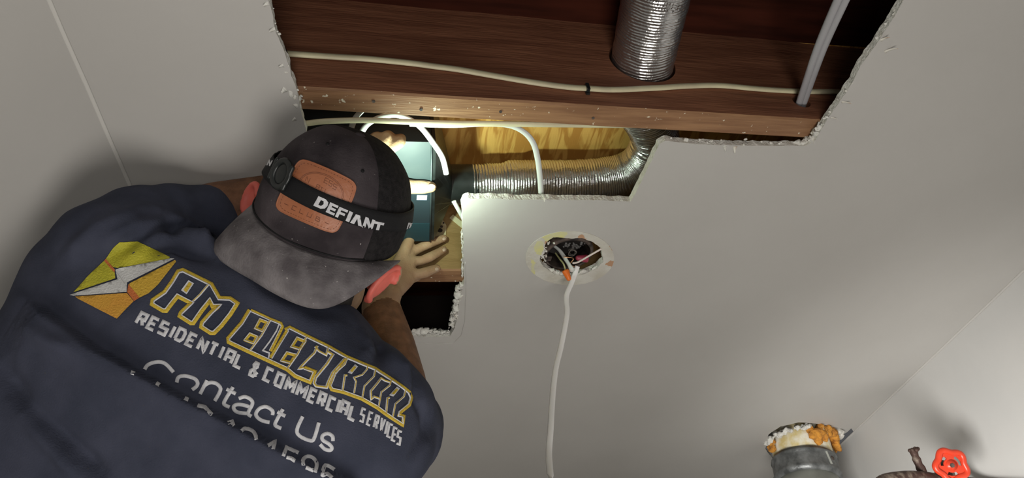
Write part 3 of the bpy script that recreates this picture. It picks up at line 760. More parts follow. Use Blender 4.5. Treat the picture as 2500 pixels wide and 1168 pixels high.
# ears
ears = []; earR, earL = px(932, 690, .950), px(617, 486, .957)
def ear(c, up, out, fw, k=1.0):
    ears.append((c, up.normalized(), out.normalized(), fw.normalized()))
    up, out, fw = up.normalized() * k, out.normalized() * k, fw.normalized() * k
    pts = []
    for i in range(13):
        a = PI * (-.42 + 1.32 * i / 12); pts.append((c + up * math.sin(a) * .030 + fw * (-math.cos(a)) * -.018 + out * .005, .0052))
    b.chain(pts, n=10)
    b.ell(c, (up * .031, fw * .019, out * .0034)); b.ell(c - up * .028 + fw * .002, (up * .009, fw * .008, out * .0045))
    b.ell(c - fw * .004 - out * .010, (up * .022, fw * .012, out * .012))
ear(earR, cw((.62, -.78, .05)), cw((.72, .55, -.30)), cw((-.35, -.25, -.85)))
ear(earL, cw((.30, -.92, .0)), cw((-.50, -.15, -.82)), cw((-.82, -.1, .52)), .70)
# torso core and arms
shL, shR = px(310, 690, .88), px(870, 965, .90)
b.cap(shL, shR, .04, .036); b.cap(px(600, 850, .93), px(430, 1250, .86), .07, .08); b.cap(nk1, px(600, 870, .93), .06, .07)
elL = px(420, 545, .975); wrL = px(850, 445, 1.075)
b.chain([(shL, .042), (shL.lerp(elL, .5), .045), (elL, .044), (elL.lerp(wrL, .25), .0455), (elL.lerp(wrL, .6), .038), (wrL, .029)])
elR = px(985, 1010, 1.03); wrR = px(930, 752, 1.19)
b.chain([(shR, .038), (shR.lerp(elR, .5), .042), (elR, .043), (elR.lerp(wrR, .25), .046), (elR.lerp(wrR, .6), .043), (wrR, .034)])
# right hand, palm against the lit joist
YP = YK - .018
def hp_(x, y, o=0): return pY(x, y, YP - o)
palmR = [hp_(1000, 618, .004), hp_(1004, 640, .006), hp_(1000, 664, .006), hp_(996, 684, .004)]
wr2 = hp_(948, 720, .012)
for p in palmR: b.cap(wr2, p, .020, .0125)
b.cap(wrR, wr2, .034, .024)
b.cap(hp_(955, 690, .012), hp_(985, 640, .010), .022, .016)
def finger(pts): b.chain(pts, n=14)
finger([(palmR[0], .0108), (hp_(1027, 605, .006), .0093), (hp_(1044, 597, .007), .0097), (hp_(1065, 589, .001), .0086), (hp_(1083, 582, -.003), .0077)])
finger([(palmR[1], .0104), (hp_(1030, 637, .005), .0090), (hp_(1048, 629, .005), .0094), (hp_(1068, 618, -.001), .0083), (hp_(1083, 610, -.005), .0075)])
finger([(palmR[2] + Vector((0, 0, -.003)), .0108), (hp_(1022, 670, .005), .0098), (hp_(1038, 666, .005), .0100), (hp_(1053, 660), .0088), (hp_(1066, 656, -.004), .0080)])
finger([(palmR[3], .0105), (hp_(1008, 680, -.004), .009), (hp_(1018, 676, -.012), .0088), (hp_(1026, 668, -.016), .008)])
finger([(hp_(960, 668, .012), .013), (hp_(980, 628, .018), .0118), (hp_(993, 600, .020), .0108), (hp_(1002, 582, .020), .0095)])
# left hand gripping the fan housing
ZT = ZF - .0125
def hl(x, y, z): return pz(x, y, z)
b.chain([(wrL, .028), (hl(905, 430, ZT - .012), .024), (hl(940, 420, ZT - .012), .022)])
b.cap(wrL, hl(925, 390, ZT - .008), .026, .018); b.cap(hl(905, 430, ZT - .012), hl(935, 370, ZT - .006), .022, .015)
finger([(hl(930, 445, ZT - .014), .0165), (hl(975, 455, ZT - .006), .0140), (hl(1010, 457, ZT - .001), .0122), (hl(1034, 457, ZT), .0120), (hl(1052, 457, ZT + .001), .0098)])
finger([(hl(925, 392, ZT - .008), .0125), (hl(948, 362, ZT - .006), .0115), (hl(972, 347, ZT + .003), .0112), (hl(978, 341, ZT + .020), .0100), (hl(982, 343, ZT + .04), .009)])
finger([(hl(918, 378, ZT - .008), .0125), (hl(930, 350, ZT - .006), .0112), (hl(942, 337, ZT + .004), .0108), (hl(948, 333, ZT + .020), .0100), (hl(952, 336, ZT + .04), .009)])
finger([(hl(900, 378, ZT - .008), .012), (hl(908, 350, ZT - .006), .0110), (hl(918, 338, ZT + .004), .0105), (hl(922, 335, ZT + .022), .0095)])
finger([(hl(885, 385, ZT - .008), .0115), (hl(886, 358, ZT - .006), .0100), (hl(892, 345, ZT + .004), .0092), (hl(896, 341, ZT + .020), .0085)])
body = b.build('body', [M['skin'], M['skin_arm'], M['skin_red']], person, fix=False)
remesh(body, .0027, 3, .5)
me = body.data; me.materials.clear()
for k in ('skin', 'skin_arm', 'skin_red'): me.materials.append(M[k])
def segd(p, a, c):
    d = c - a; t = max(0, min(1, (p - a).dot(d) / d.length_squared)); return (p - a - d * t).length, t
for p in me.polygons:
    c = p.center; mi_ = 0
    if any(((c - e).dot(u) / .040) ** 2 + ((c - e).dot(o2) / .016) ** 2 + ((c - e).dot(f2) / .028) ** 2 < 1 for e, u, o2, f2 in ears): mi_ = 2
    else:
        for a, e in ((elL, wrL), (elR, wrR), (shL, elL), (shR, elR)):
            dd_, t = segd(c, a, e)
            if dd_ < .058 and t < .93 + .05 * noise.noise(c * 40): mi_ = 1
    p.material_index = mi_
# finger nails, eyes
def nail(c, f, up, L=.0042, w_=.0034):
    b = MB(); f = f.normalized(); s = f.cross(up).normalized(); u = s.cross(f).normalized(); b.ell(c, (f * L, s * w_, u * .0014), nu=14, nv=8); return b.build('fingernail', M['nail'], person)
tw = cw((0, 0, -1))
for (x, y, o, x2, y2) in ((1084, 582, .0040, 1095, 577), (1084, 609, .0022, 1095, 602), (1066, 656, .0035, 1080, 652)):
    c = hp_(x, y, o); nail(c + Vector((0, -.0005, -.002)), hp_(x2, y2, o) - c, tw)
c = hl(1052, 457, ZT - .0083); nail(c, Xv, -Zv, .0080, .0072)
for s in (-1, 1):
    b = MB(); b.sph(K - U * .018 - Bk * .082 + Rt * s * .031, .012); e_ = b.build('eye', mat('eye white', (.6, .58, .55), .2), person)
# hair on the back of the head below the cap
b = MB(); b.ell(K - U * .012 + Bk * .006, (Rt * .081, Bk * .093, U * .108)); b.cap(K - U * .05 + Bk * .035 + Rt * .02, K - U * .088 + Bk * .028 + Rt * .018, .058, .056)
hr_ = b.build('hair', M['hair'], person); remesh(hr_, .004, 2); hr_.data.materials.clear(); hr_.data.materials.append(M['hair'])
bm = bmesh.new(); bm.from_mesh(hr_.data)
kill = [v for v in bm.verts if (v.co - K).dot(U) < -.118 + .012 * noise.noise(v.co * 90) or (v.co - K).dot(Bk) < -.020 - .12 * (v.co - K).dot(U)]
bmesh.ops.delete(bm, geom=kill, context='VERTS')
for v in bm.verts: v.co += noise.noise_vector(v.co * 160) * .0022
bm.to_mesh(hr_.data); bm.free()

# --- cap
def crown(th, t, off=0):
    c = math.cos(t * PI / 2); s = math.sin(t * PI / 2)
    r = c ** .72 if c > 0 else 0
    bulge = 1 + .03 * math.sin(t * PI)
    d = Bk * math.cos(th) * (aB + off) + Rt * math.sin(th) * (aR + off)
    return K + d * r * bulge + U * (Ht + off) * (s ** 1.05)
NT, NH = 120, 44; V, Fc, mi = [], [], []
for j in range(NH + 1):
    t = j / NH
    for i in range(NT):
        th = 2 * PI * i / NT - PI
        q = crown(th, t)
        seam = min(abs(((th + PI / 6 * k) + PI) % (2 * PI) - PI) for k in (0, 5.2, -5.2)) if False else 0
        for k0 in (-72, 72, 180, -130, 130):
            dth = abs(((th - math.radians(k0)) + PI) % (2 * PI) - PI)
            if dth < .05: q = q - (q - K).normalized() * .0014 * (1 - dth / .05) * (1 - t)
        q += noise.noise_vector(q * 22) * .0022
        V.append(q)
for j in range(NH):
    for i in range(NT):
        k = (i + 1) % NT; th = math.degrees(2 * PI * (i + .5) / NT - PI)
        Fc.append((j * NT + i, j * NT + k, (j + 1) * NT + k, (j + 1) * NT + i)); mi.append(0 if -86 < th < 58 else 1)
capo = mesh('cap', V, Fc, [M['cap'], M['capmesh']], person, mi=mi)
md = capo.modifiers.new('s', 'SOLIDIFY'); md.thickness = .0025; md.offset = -1; bake(capo)
b = MB(); b.ell(crown(0, 1) - U * .001, (Rt * .007, Bk * .007, U * .003)); b.build('button', M['cap'], capo)
ey = Decal(capo).pt(885, 418, .0004) if False else None
b = MB(); b.tube([crown(math.radians(-84 + 142 * i / 60), .02, .0006) for i in range(61)], .0012, n=6); b.build('brim_seam', M['strap'], capo)
# brim: from the crown rim to the traced outer edge, curved and solid
OUT = [(646, 500, .925), (600, 522, .905), (560, 556, .885), (528, 584, .868), (519, 602, .858), (526, 626, .85), (560, 653, .84), (610, 682, .828), (670, 718, .82), (728, 745, .815),
       (775, 755, .815), (815, 748, .82), (860, 725, .835), (905, 695, .852), (945, 664, .872), (966, 646, .893), (978, 636, .905)]
oc = smooth_line([Vector(p) for p in OUT], 6); NB = len(oc); NR = 12; V = []
for i, o_ in enumerate(oc):
    th = math.radians(-88 + 160 * i / (NB - 1)); a = crown(th, 0.0, -.001); c = px(o_.x, o_.y, o_.z)
    for j in range(NR + 1):
        t = j / NR; q = a.lerp(c, t); q += (cw((.1, -.35, -.9))) * .010 * math.sin(PI * t) * math.sin(PI * i / (NB - 1)); V.append(q)
Fc = [(i * (NR + 1) + j, i * (NR + 1) + j + 1, (i + 1) * (NR + 1) + j + 1, (i + 1) * (NR + 1) + j) for i in range(NB - 1) for j in range(NR)]
brim = mesh('brim', V, Fc, M['brim'], capo)
md = brim.modifiers.new('s', 'SOLIDIFY'); md.thickness = .0035; md.offset = 1 if brim.data.polygons[len(Fc) // 2].normal.dot(ray(700, 680)) > 0 else -1; bake(brim)
def Z7(*p): return [(620 + x / 4.867, 360 + y / 4.867) for x, y in p]
dc = Decal(capo)
for x, y in ((885, 418), (800, 352)):
    q = dc.pt(x, y, 0); q2 = dc.pt(x, y, .0012); b = MB(); b.tube([q, q2], .0022, n=12); b.build('eyelet', M['strap'], capo)
PATCH = Z7((620, 155), (900, 270), (1120, 375), (1190, 425), (1215, 500), (1110, 750), (1030, 920), (985, 995), (900, 1010), (600, 885), (350, 775), (288, 725), (278, 655), (400, 420), (500, 230), (550, 170))
for _ in range(2):               # round the corners
    q = [Vector(p) for p in PATCH]; PATCH = []
    for i_ in range(len(q)): a_, b2 = q[i_], q[(i_ + 1) % len(q)]; PATCH += [a_.lerp(b2, .25), a_.lerp(b2, .75)]
dc.poly(PATCH, .0022, 0, 7)
PP = [Vector(p) for p in PATCH]; dc.stroke(PP, 3.5, .0024, 0, closed=True)
patch = dc.build('leather_patch', [M['leather']], capo)
ds = Decal(patch)
cen = Vector((sum(p.x for p in PP) / len(PP), sum(p.y for p in PP) / len(PP)))
inner = dense([cen + (p - cen) * .93 for p in PP], 3.2)
for i in range(0, len(inner), 2): ds.stroke([inner[i], inner[(i + 1) % len(inner)]], 1.0, .0004, 0, 2)
def ellpts(cx, cy, rx, ry, rot, a0, a1, n=30):
    return [(cx + rx * math.cos(a) * math.cos(rot) - ry * math.sin(a) * math.sin(rot), cy + rx * math.cos(a) * math.sin(rot) + ry * math.sin(a) * math.cos(rot)) for a in [a0 + (a1 - a0) * i / n for i in range(n + 1)]]
ec = Z7((800, 500))[0]
ds.stroke(ellpts(ec[0], ec[1], 57, 38, .42, PI * .98, PI * 2.1), 1.0, .0003); ds.stroke(ellpts(ec[0], ec[1], 54, 35, .42, PI * .98, PI * 2.1), .8, .0003)

# stroke alphabet on a unit cell (x right 0..1, y up 0..1)
GL = {'R': [[(0, 0), (0, 1), (.9, 1), (.9, .5), (.15, .5)], [(.5, .5), (.95, 0)]], 'E': [[(1, 1), (0, 1), (0, 0), (1, 0)], [(0, .5), (.85, .5)]],
      'S': [[(1, 1), (0, 1), (0, .52), (1, .52), (1, 0), (0, 0)]], 'I': [[(.5, 0), (.5, 1)]], 'D': [[(0, 0), (0, 1), (.75, 1), (1, .75), (1, .25), (.75, 0), (0, 0)]],
      'N': [[(0, 0), (0, 1), (1, 0), (1, 1)]], 'T': [[(0, 1), (1, 1)], [(.5, 1), (.5, 0)]], 'A': [[(0, 0), (0, 1), (1, 1), (1, 0)], [(0, .45), (1, .45)]],
      'a': [[(0, 0), (.5, 1), (1, 0)]], 'L': [[(0, 1), (0, 0), (1, 0)]], 'C': [[(1, 1), (0, 1), (0, 0), (1, 0)]], 'O': [[(0, 0), (0, 1), (1, 1), (1, 0), (0, 0)]],
      'M': [[(0, 0), (0, 1), (.5, .4), (1, 1), (1, 0)]], 'V': [[(0, 1), (.5, 0), (1, 1)]], 'F': [[(0, 0), (0, 1), (1, 1)], [(0, .5), (.8, .5)]], 'U': [[(0, 1), (0, 0), (1, 0), (1, 1)]],
      'B': [[(0, 0), (0, 1), (.8, 1), (.8, .55), (0, .55)], [(.8, .5), (1, .5), (1, 0), (0, 0)]], '-': [[(0, .5), (1, .5)]],
      '&': [[(1, 0), (.15, .8), (.3, 1), (.65, 1), (.7, .75), (0, .3), (.1, 0), (.6, 0), (1, .4)]]}
def glyph(d, ch, c, rv, uv, w_, off, m=0):
    c, rv, uv = Vector(c), Vector(rv), Vector(uv)
    for st_ in GL[ch]:
        d.stroke([c + rv * (x - .5) + uv * (y - .5) for x, y in st_], w_, off, m, 4)
for ch, (x, y) in zip('-CLUB-', ((385, 680), (480, 725), (570, 765), (660, 805), (760, 855), (870, 905))):
    glyph(ds, ch, Z7((x, y))[0], (9.5, 4.2), (4, -9), 1.6, .0003)
for ch, (x, y) in zip('NESS', ((640, 385), (860, 400), (910, 430), (960, 470))):
    glyph(ds, ch, Z7((x, y))[0], (8, 4.5), (4.5, -11), 1.2, .0003)
for ch, (x, y) in zip('ATL', ((760, 470), (800, 500), (860, 530))): glyph(ds, ch, Z7((x, y))[0], (7, 3.5), (3.5, -9), 1.1, .0003)
ds.build('stamped_marks', [M['stamp']], patch)

# --- headlamp strap: a band round the cap
lamp = empty('headlamp', K)
lamp.parent = person; lamp.matrix_parent_inverse = Matrix.Translation(-WL(person))
capt = Decal(capo)
pa, pb_, pcc = capt.pt(668, 418, 0), capt.pt(850, 517, 0), capt.pt(1004, 562, 0)
pn = (pb_ - pa).cross(pcc - pa).normalized()
if pn.dot(U) < 0: pn = -pn
o_c = (K + U * .05); o_c = o_c - pn * (o_c - pa).dot(pn)
e1_ = (Bk - pn * Bk.dot(pn)).normalized(); e2_ = pn.cross(e1_)
NS = 120; V = []; HW = .0118
for i in range(NS):
    a = 2 * PI * i / NS; d = e1_ * math.cos(a) + e2_ * math.sin(a)
    col = []
    for k in (-1, -.5, 0, .5, 1):
        org = o_c + pn * HW * k; h = capt.t.ray_cast(org + d * .3, -d)
        q = h[0] if h[0] else org + d * .1
        col.append((q, d))
    mx_ = max((c[0] - o_c).dot(d) for c in col)
    for (q, d) in col: V.append(o_c + d * 0 + q - o_c + d * .0052)
    for (q, d) in reversed(col): V.append(q + d * .0034)
Fc = [(i * 10 + j, i * 10 + (j + 1) % 10, ((i + 1) % NS) * 10 + (j + 1) % 10, ((i + 1) % NS) * 10 + j) for i in range(NS) for j in range(10)]
strap = mesh('headlamp_strap', V, Fc, M['strap'], lamp)
dt = Decal(strap)
BOLD = True
BL = {'D': ([(0, 0), (0, 1), (.62, 1), (.92, .82), (1, .5), (.92, .18), (.62, 0)], [[(.32, .25), (.32, .75), (.55, .75), (.66, .5), (.55, .25)]]),
      'E': ([(0, 0), (0, 1), (1, 1), (1, .77), (.35, .77), (.35, .62), (.9, .62), (.9, .39), (.35, .39), (.35, .23), (1, .23), (1, 0)], []),
      'F': ([(0, 0), (0, 1), (1, 1), (1, .77), (.33, .77), (.33, .60), (.88, .60), (.88, .37), (.33, .37), (.33, 0)], []), 'I': ([(0, 0), (0, 1), (1, 1), (1, 0)], []),
      'A': ([(0, 0), (.34, 1), (.70, 1), (1, 0), (.68, 0), (.52, .62), (.34, 0)], []), 'N': ([(0, 0), (0, 1), (.3, 1), (.70, .48), (.70, 1), (1, 1), (1, 0), (.72, 0), (.30, .52), (.30, 0)], []),
      'T': ([(.34, 0), (.34, .76), (0, .76), (0, 1), (1, 1), (1, .76), (.66, .76), (.66, 0)], [])}
def block(d, ch, bl, rv, uv, off):
    o_, hs = BL[ch]; bl, rv, uv = Vector(bl), Vector(rv), Vector(uv)
    f = lambda L: dense([bl + rv * x + uv * y for x, y in L], 2.5)
    v, t = fill2d(f(o_), [f(h) for h in hs], 4); P_, bad = [], set()
    for k_, q in enumerate(v):
        m0 = d.miss; P_.append(d.pt(q.x, q.y, off))
        if d.miss > m0: bad.add(k_)
    P_ = [d.pt(v[0].x, v[0].y, off) if k_ in bad and 0 not in bad else p for k_, p in enumerate(P_)]
    d.mb.add(P_, [f_ for f_ in t if not bad & set(f_)], 0)
for ch, bl, rv, uv in (('D', (706, 692), (138, 60), (62, -112)), ('E', (852, 768), (98, 45), (56, -116)), ('F', (962, 822), (104, 44), (54, -116)), ('I', (1086, 872), (44, 18), (48, -116)),
                       ('A', (1140, 896), (140, 48), (22, -118)), ('N', (1282, 950), (116, 40), (42, -124)), ('T', (1400, 998), (112, 22), (34, -122))):
    block(dt, ch, Z7(bl)[0], Vector(rv) / 4.867, Vector(uv) / 4.867, .0007)
dt.build('strap_lettering', [M['print']], strap); dt = Decal(strap)
block(dt, 'D', (991, 563), (8, 0), (5, -19), .0006); block(dt, 'E', (1000, 562), (5, -1), (3, -17), .0006)
dt.build('strap_lettering', [M['print']], strap); dt = Decal(strap)
block(dt, 'N', (651, 404), (9, 3), (7, -14), .0006)
dt.build('strap_lettering', [M['print']], strap)
# adjuster buckle
q = dt.pt(691, 427, .0030); bn = (q - o_c).normalized(); bu = (pn - bn * pn.dot(bn)).normalized(); bs = bn.cross(bu)
b = MB(); b.tube([q + bu * .0165 * math.sin(a) + bs * .0135 * math.cos(a) for a in [2 * PI * i / 40 for i in range(40)]], .0042, .0032, up=bn, n=10, closed=True)
b.ell(q - bn * .001, (bu * .0145, bs * .0105, bn * .004)); b.cap(q + bs * -.013 + bu * .014, q - bs * .013 - bu * .014, .003, .003); b.cap(q + bs * .016 + bu * .012, q + bs * .016 - bu * .012, .0028, .0028)
b.build('strap_buckle', M['blackplastic'], lamp)
# lamp on the forehead side
lc = None
ld = (px(990, 500, 1.035) - o_c).normalized(); h = capt.t.ray_cast(o_c + ld * .3, -ld); lc = h[0] + ld * .012
b = MB(); lu = ld.orthogonal().normalized(); lv = ld.cross(lu); b.ell(lc, (lu * .020, lv * .020, ld * .010)); b.cap(lc, lc + ld * .012, .014, .013); b.build('lamp_housing', M['blackplastic'], lamp)
b = MB(); b.ell(lc + ld * .0255, (lu * .010, lv * .010, ld * .0015)); b.build('lamp_lens', mat('lit lens', (.9, 1, .95), .2, emit=(.8, 1, .92), estr=8), lamp)
ls = bpy.data.lights.new('headlamp_beam', 'SPOT'); ls.energy = 5.8; ls.color = (.80, 1, .80); ls.spot_size = math.radians(180); ls.spot_blend = 1; ls.shadow_soft_size = .006
lo_ = bpy.data.objects.new('headlamp_beam', ls); COL.objects.link(lo_); lo_.location = lc + ld * .030
print('ply', [tuple(round(q,3) for q in pz(x, y, 2.648)) for x,y in ((1100,330),(1200,350),(1450,350))], 'fan', c1, c2, 'lamp', lo_.location, topix(lo_.location))
tgt = lo_.location + Vector((.06, -.01, .28)); lo_.rotation_euler = (tgt - lo_.location).to_track_quat('-Z', 'Y').to_euler()
print('ply', [tuple(round(q,3) for q in pz(x, y, 2.648)) for x,y in ((1100,330),(1200,350),(1450,350))], 'fan', c1, c2)
print('lamp', lo_.location, 'pix', topix(lo_.location), 'aim', tgt)

# --- shirt: lofted from the two outlines of the back, sleeves grown on
ROWS = [  # left pixel, right pixel, depth of the middle, half thickness
    ((610, 640), (868, 752), .935, .050), ((520, 590), (908, 800), .93, .070), ((380, 555), (960, 868), .925, .085), ((220, 540), (1005, 925), .915, .100),
    ((118, 610), (1045, 985), .905, .112), ((76, 690), (1064, 1060), .895, .120), ((52, 752), (1055, 1130), .885, .125), ((-5, 835), (1015, 1190), .875, .130),
    ((-70, 960), (960, 1290), .865, .135), ((-150, 1150), (880, 1450), .86, .14), ((-230, 1400), (760, 1680), .87, .14), ((-260, 1600), (680, 1900), .88, .13)]
b = MB(); N = 44; V = []
fwd = cw((0, .25, 1)).normalized()
rows = []
for (l, r, d, th) in ROWS:
    a, c = px(*l, d), px(*r, d); rows.append((a, c, th))
def catm(seq, n):
    out = []
    for i in range(len(seq) - 1):
        for k in range(n):
            t = k / n; idx = [max(i - 1, 0), i, i + 1, min(i + 2, len(seq) - 1)]
            def cr(q): A_, B2, C2, D2 = q; return .5 * ((2 * B2) + (C2 - A_) * t + (2 * A_ - 5 * B2 + 4 * C2 - D2) * t * t + (3 * B2 - A_ - 3 * C2 + D2) * t ** 3)
            out.append(tuple(cr([seq[j][m] for j in idx]) for m in range(3)))
    out.append(seq[-1]); return out
rows = catm(rows, 5)
for a, c, th in rows:
    mid = (a + c) / 2; h = (c - a) / 2
    for i in range(N):
        an = 2 * PI * i / N; cs, sn = math.cos(an), math.sin(an)
        V.append(mid + h * (abs(cs) ** .85) * (1 if cs > 0 else -1) + fwd * th * (abs(sn) ** .8) * (1 if sn > 0 else -1))
k = len(rows); b.add(V, [(j * N + i, j * N + (i + 1) % N, (j + 1) * N + (i + 1) % N, (j + 1) * N + i) for j in range(k - 1) for i in range(N)] + [tuple(range(N))[::-1], tuple(range((k - 1) * N, k * N))])
b.chain([(px(300, 640, .90), .092), (px(350, 592, .93), .080), (px(420, 560, .955), .066), (px(482, 545, .975), .056)], n=28)
b.cap(px(482, 545, .975), px(500, 540, .98), .056, .054)
b.chain([(px(880, 960, .90), .075), (px(935, 1010, .90), .072), (px(968, 1060, .95), .066), (px(985, 1040, .99), .060)], n=28)
b.chain([(px(650, 830, .94), .066), (px(700, 790, .955), .060)], n=28)
shirt = b.build('shirt', M['shirt'], person, fix=True)
remesh(shirt, .0045, 10, .6)
me = shirt.data; me.materials.clear(); me.materials.append(M['shirt'])
# folds: (pixel line, height, width above, width below)
FOLDS = [([(76, 735), (150, 790), (240, 858), (340, 915), (450, 975), (560, 1032), (680, 1095), (800, 1155), (900, 1200)], 'over', .020, 30, 110),
         ([(240, 600), (330, 560), (420, 545), (500, 560)], 'ridge', .006, 18, 18), ([(300, 640), (380, 590), (450, 578), (540, 600)], 'ridge', .005, 14, 14),
         ([(380, 540), (430, 575), (455, 610)], 'ridge', -.006, 14, 14), ([(470, 560), (500, 590), (520, 620)], 'ridge', .007, 14, 14),
         ([(150, 640), (240, 560), (340, 520), (440, 520)], 'ridge', .005, 20, 22), ([(330, 610), (420, 600), (500, 625), (530, 640)], 'ridge', -.006, 12, 12),
         ([(0, 880), (60, 990), (160, 1080), (260, 1168)], 'ridge', -.006, 26, 26), ([(20, 960), (110, 1060), (200, 1168)], 'ridge', .006, 24, 24), ([(70, 800), (150, 850), (230, 880)], 'ridge', .005, 22, 22),
         ([(900, 800), (930, 850), (925, 900)], 'ridge', -.006, 12, 12), ([(950, 850), (985, 900), (1010, 960)], 'ridge', .005, 14, 14), ([(1010, 900), (1020, 980), (1050, 1040)], 'ridge', -.006, 12, 12),
         ([(880, 800), (900, 850), (880, 890)], 'ridge', .005, 16, 16), ([(540, 640), (640, 730), (760, 790), (860, 800)], 'ridge', .003, 26, 26), ([(1060, 980), (1040, 1060), (1000, 1130)], 'ridge', -.005, 14, 14)]
FL = [(dense([Vector(p) for p in f[0]], 12, False), *f[1:]) for f in FOLDS]
bm = bmesh.new(); bm.from_mesh(me); bm.normal_update()
for v in bm.verts:
    x, y, d = topix(v.co); vd = (v.co - CAM).normalized(); face = -v.normal.dot(vd)
    if d < .3 or face < .02: continue
    P = Vector((x, y)); tot = 0
    for line, kind, hgt, w1, w2 in FL:
        bi, bd_ = 0, 1e9
        for i, q in enumerate(line):
            dd_ = (P - q).length_squared
            if dd_ < bd_: bd_, bi = dd_, i
        if bd_ > 300 ** 2: continue
        i0, i1 = max(0, bi - 1), min(len(line) - 1, bi + 1); tan = (line[i1] - line[i0]).normalized(); rel = P - line[bi]
        s = tan.x * rel.y - tan.y * rel.x; along = abs(rel.dot(tan)); endf = math.exp(-(max(0, along - 12) / 30) ** 2)
        ef = min(1, (min(bi, len(line) - 1 - bi) + 1) / 6)
        if kind == 'ridge':
            ww = w1 if s < 0 else w2; tot += 2.1 * hgt * math.exp(-(s / ww) ** 2) * endf * ef
        else:
            if s > 0: tot += hgt * math.exp(-(s / w2) ** 2) * endf * ef
            else: tot += (hgt * math.exp(-(s / 5) ** 2) - .004 * math.exp(-((s + w1) / w1) ** 2)) * endf * ef
    tot += .0022 * noise.noise(v.co * 14) + .0012 * noise.noise(v.co * 35)
    v.co += v.normal * tot * min(1, face * 3)
bm.to_mesh(me); bm.free()
for p in me.polygons: p.use_smooth = True

# --- printing on the back
def Z3(*p): return [(340 + x / 4.325, 630 + y / 4.325) for x, y in p]
def Z4(*p): return [(680 + x / 3.65, 780 + y / 3.65) for x, y in p]
def Z5(*p): return [(160 + x / 5.31, 580 + y / 5.31) for x, y in p]
def Z6(*p): return [(300 + x / 3.793, 860 + y / 3.793) for x, y in p]
d = Decal(shirt)
O = .0010
def inset(pts, k):
    P = [Vector(p) for p in pts]; n = len(P); out = []
    ar = sum(P[i].x * P[(i + 1) % n].y - P[(i + 1) % n].x * P[i].y for i in range(n)); sg = 1 if ar > 0 else -1
    for i in range(n):
        a = (P[i] - P[i - 1]).normalized(); c = (P[(i + 1) % n] - P[i]).normalized(); t = (a + c)
        if t.length < .2: t = c
        t.normalize(); nn = Vector((-t.y, t.x)) * sg; q = min(1.6, 1 / max(.5, abs(Vector((-c.y, c.x)).dot(nn)))); out.append(P[i] + nn * k * q)
    return out
def side(pts, k):
    P = [Vector(p) for p in pts]; n = len(P); out = []
    for i in range(n):
        t = (P[min(i + 1, n - 1)] - P[max(i - 1, 0)]).normalized(); out.append(P[i] + Vector((-t.y, t.x)) * k)
    return out
PM = Z3((460, 130), (700, 248), (762, 280), (845, 425), (960, 430), (1035, 482), (960, 600), (870, 715), (790, 795), (755, 795), (655, 730), (662, 685), (760, 575), (845, 505), (775, 515), (745, 450), (660, 560), (570, 690), (545, 690), (428, 615), (440, 580), (548, 478), (405, 405), (330, 500), (285, 560), (250, 558), (135, 490), (142, 448), (270, 360), (345, 255), (410, 145))
d.stroke(PM, 10.5, O, 0, closed=True); d.stroke(inset(PM, 4.2), 3.0, O + .0005, 1, closed=True)
d.stroke(Z3((728, 285), (640, 390), (556, 470)), 6, O, 1); d.stroke(Z3((728, 285), (640, 390), (556, 470)), 2, O + .0005, 0)
d.poly(Z3((520, 240), (580, 272), (502, 388), (442, 345)), O, 1); d.poly(Z3((528, 262), (560, 280), (500, 370), (468, 345)), O + .0006, 0)
# first E and L
E1 = Z3((1165, 550), (1080, 690), (940, 850), (945, 890), (1150, 988), (1360, 1085), (1560, 1178)) + Z4((150, 508), (280, 560), (322, 468), (230, 432))
d.stroke(E1, 10, O, 0); d.stroke(side(E1, -4), 2.6, O + .0005, 1)
TOP = Z3((1180, 553), (1380, 645), (1495, 692), (1512, 730), (1450, 860), (1385, 990))
d.stroke(TOP, 7.5, O, 0); d.stroke(side(TOP, 3.4), 2.4, O + .0005, 1)
d.stroke(Z3((1385, 655), (1290, 820), (1165, 985)), 6, O, 1); d.stroke(Z3((1385, 655), (1290, 820), (1165, 985)), 2.4, O + .0005, 0)
for qd in (Z3((1275, 655), (1350, 685), (1300, 770), (1230, 742)), Z3((1170, 805), (1240, 835), (1205, 900), (1120, 868)), Z4((165, 170), (235, 198), (190, 265), (120, 243)), Z4((75, 300), (150, 320), (110, 388), (30, 368))):
    d.stroke(qd, 8, O, 0, closed=True); d.stroke([Vector(p) + (Vector(p) - Vector(qd[0]).lerp(Vector(qd[2]), .5)) * .22 for p in qd], 2.2, O + .0005, 1, closed=True)
d.stroke(Z3((1475, 705), (1450, 770), (1380, 880), (1305, 980), (1375, 1005), (1365, 1070)), 4, O, 1)
E2 = Z3((1385, 1060), (1480, 900), (1560, 770)) + Z4((70, 88), (100, 72), (250, 148), (440, 240), (600, 332), (780, 408), (860, 440), (1000, 530), (1110, 605), (1165, 650), (1185, 700), (1165, 765), (1080, 835), (1075, 855), (1115, 865), (1105, 945), (960, 850), (880, 790), (740, 710), (580, 652), (475, 628), (455, 590), (500, 480), (590, 365), (605, 350))
d.stroke(E2, 8.5, O, 0); d.stroke(side(E2, 3.8), 2.6, O + .0005, 1)
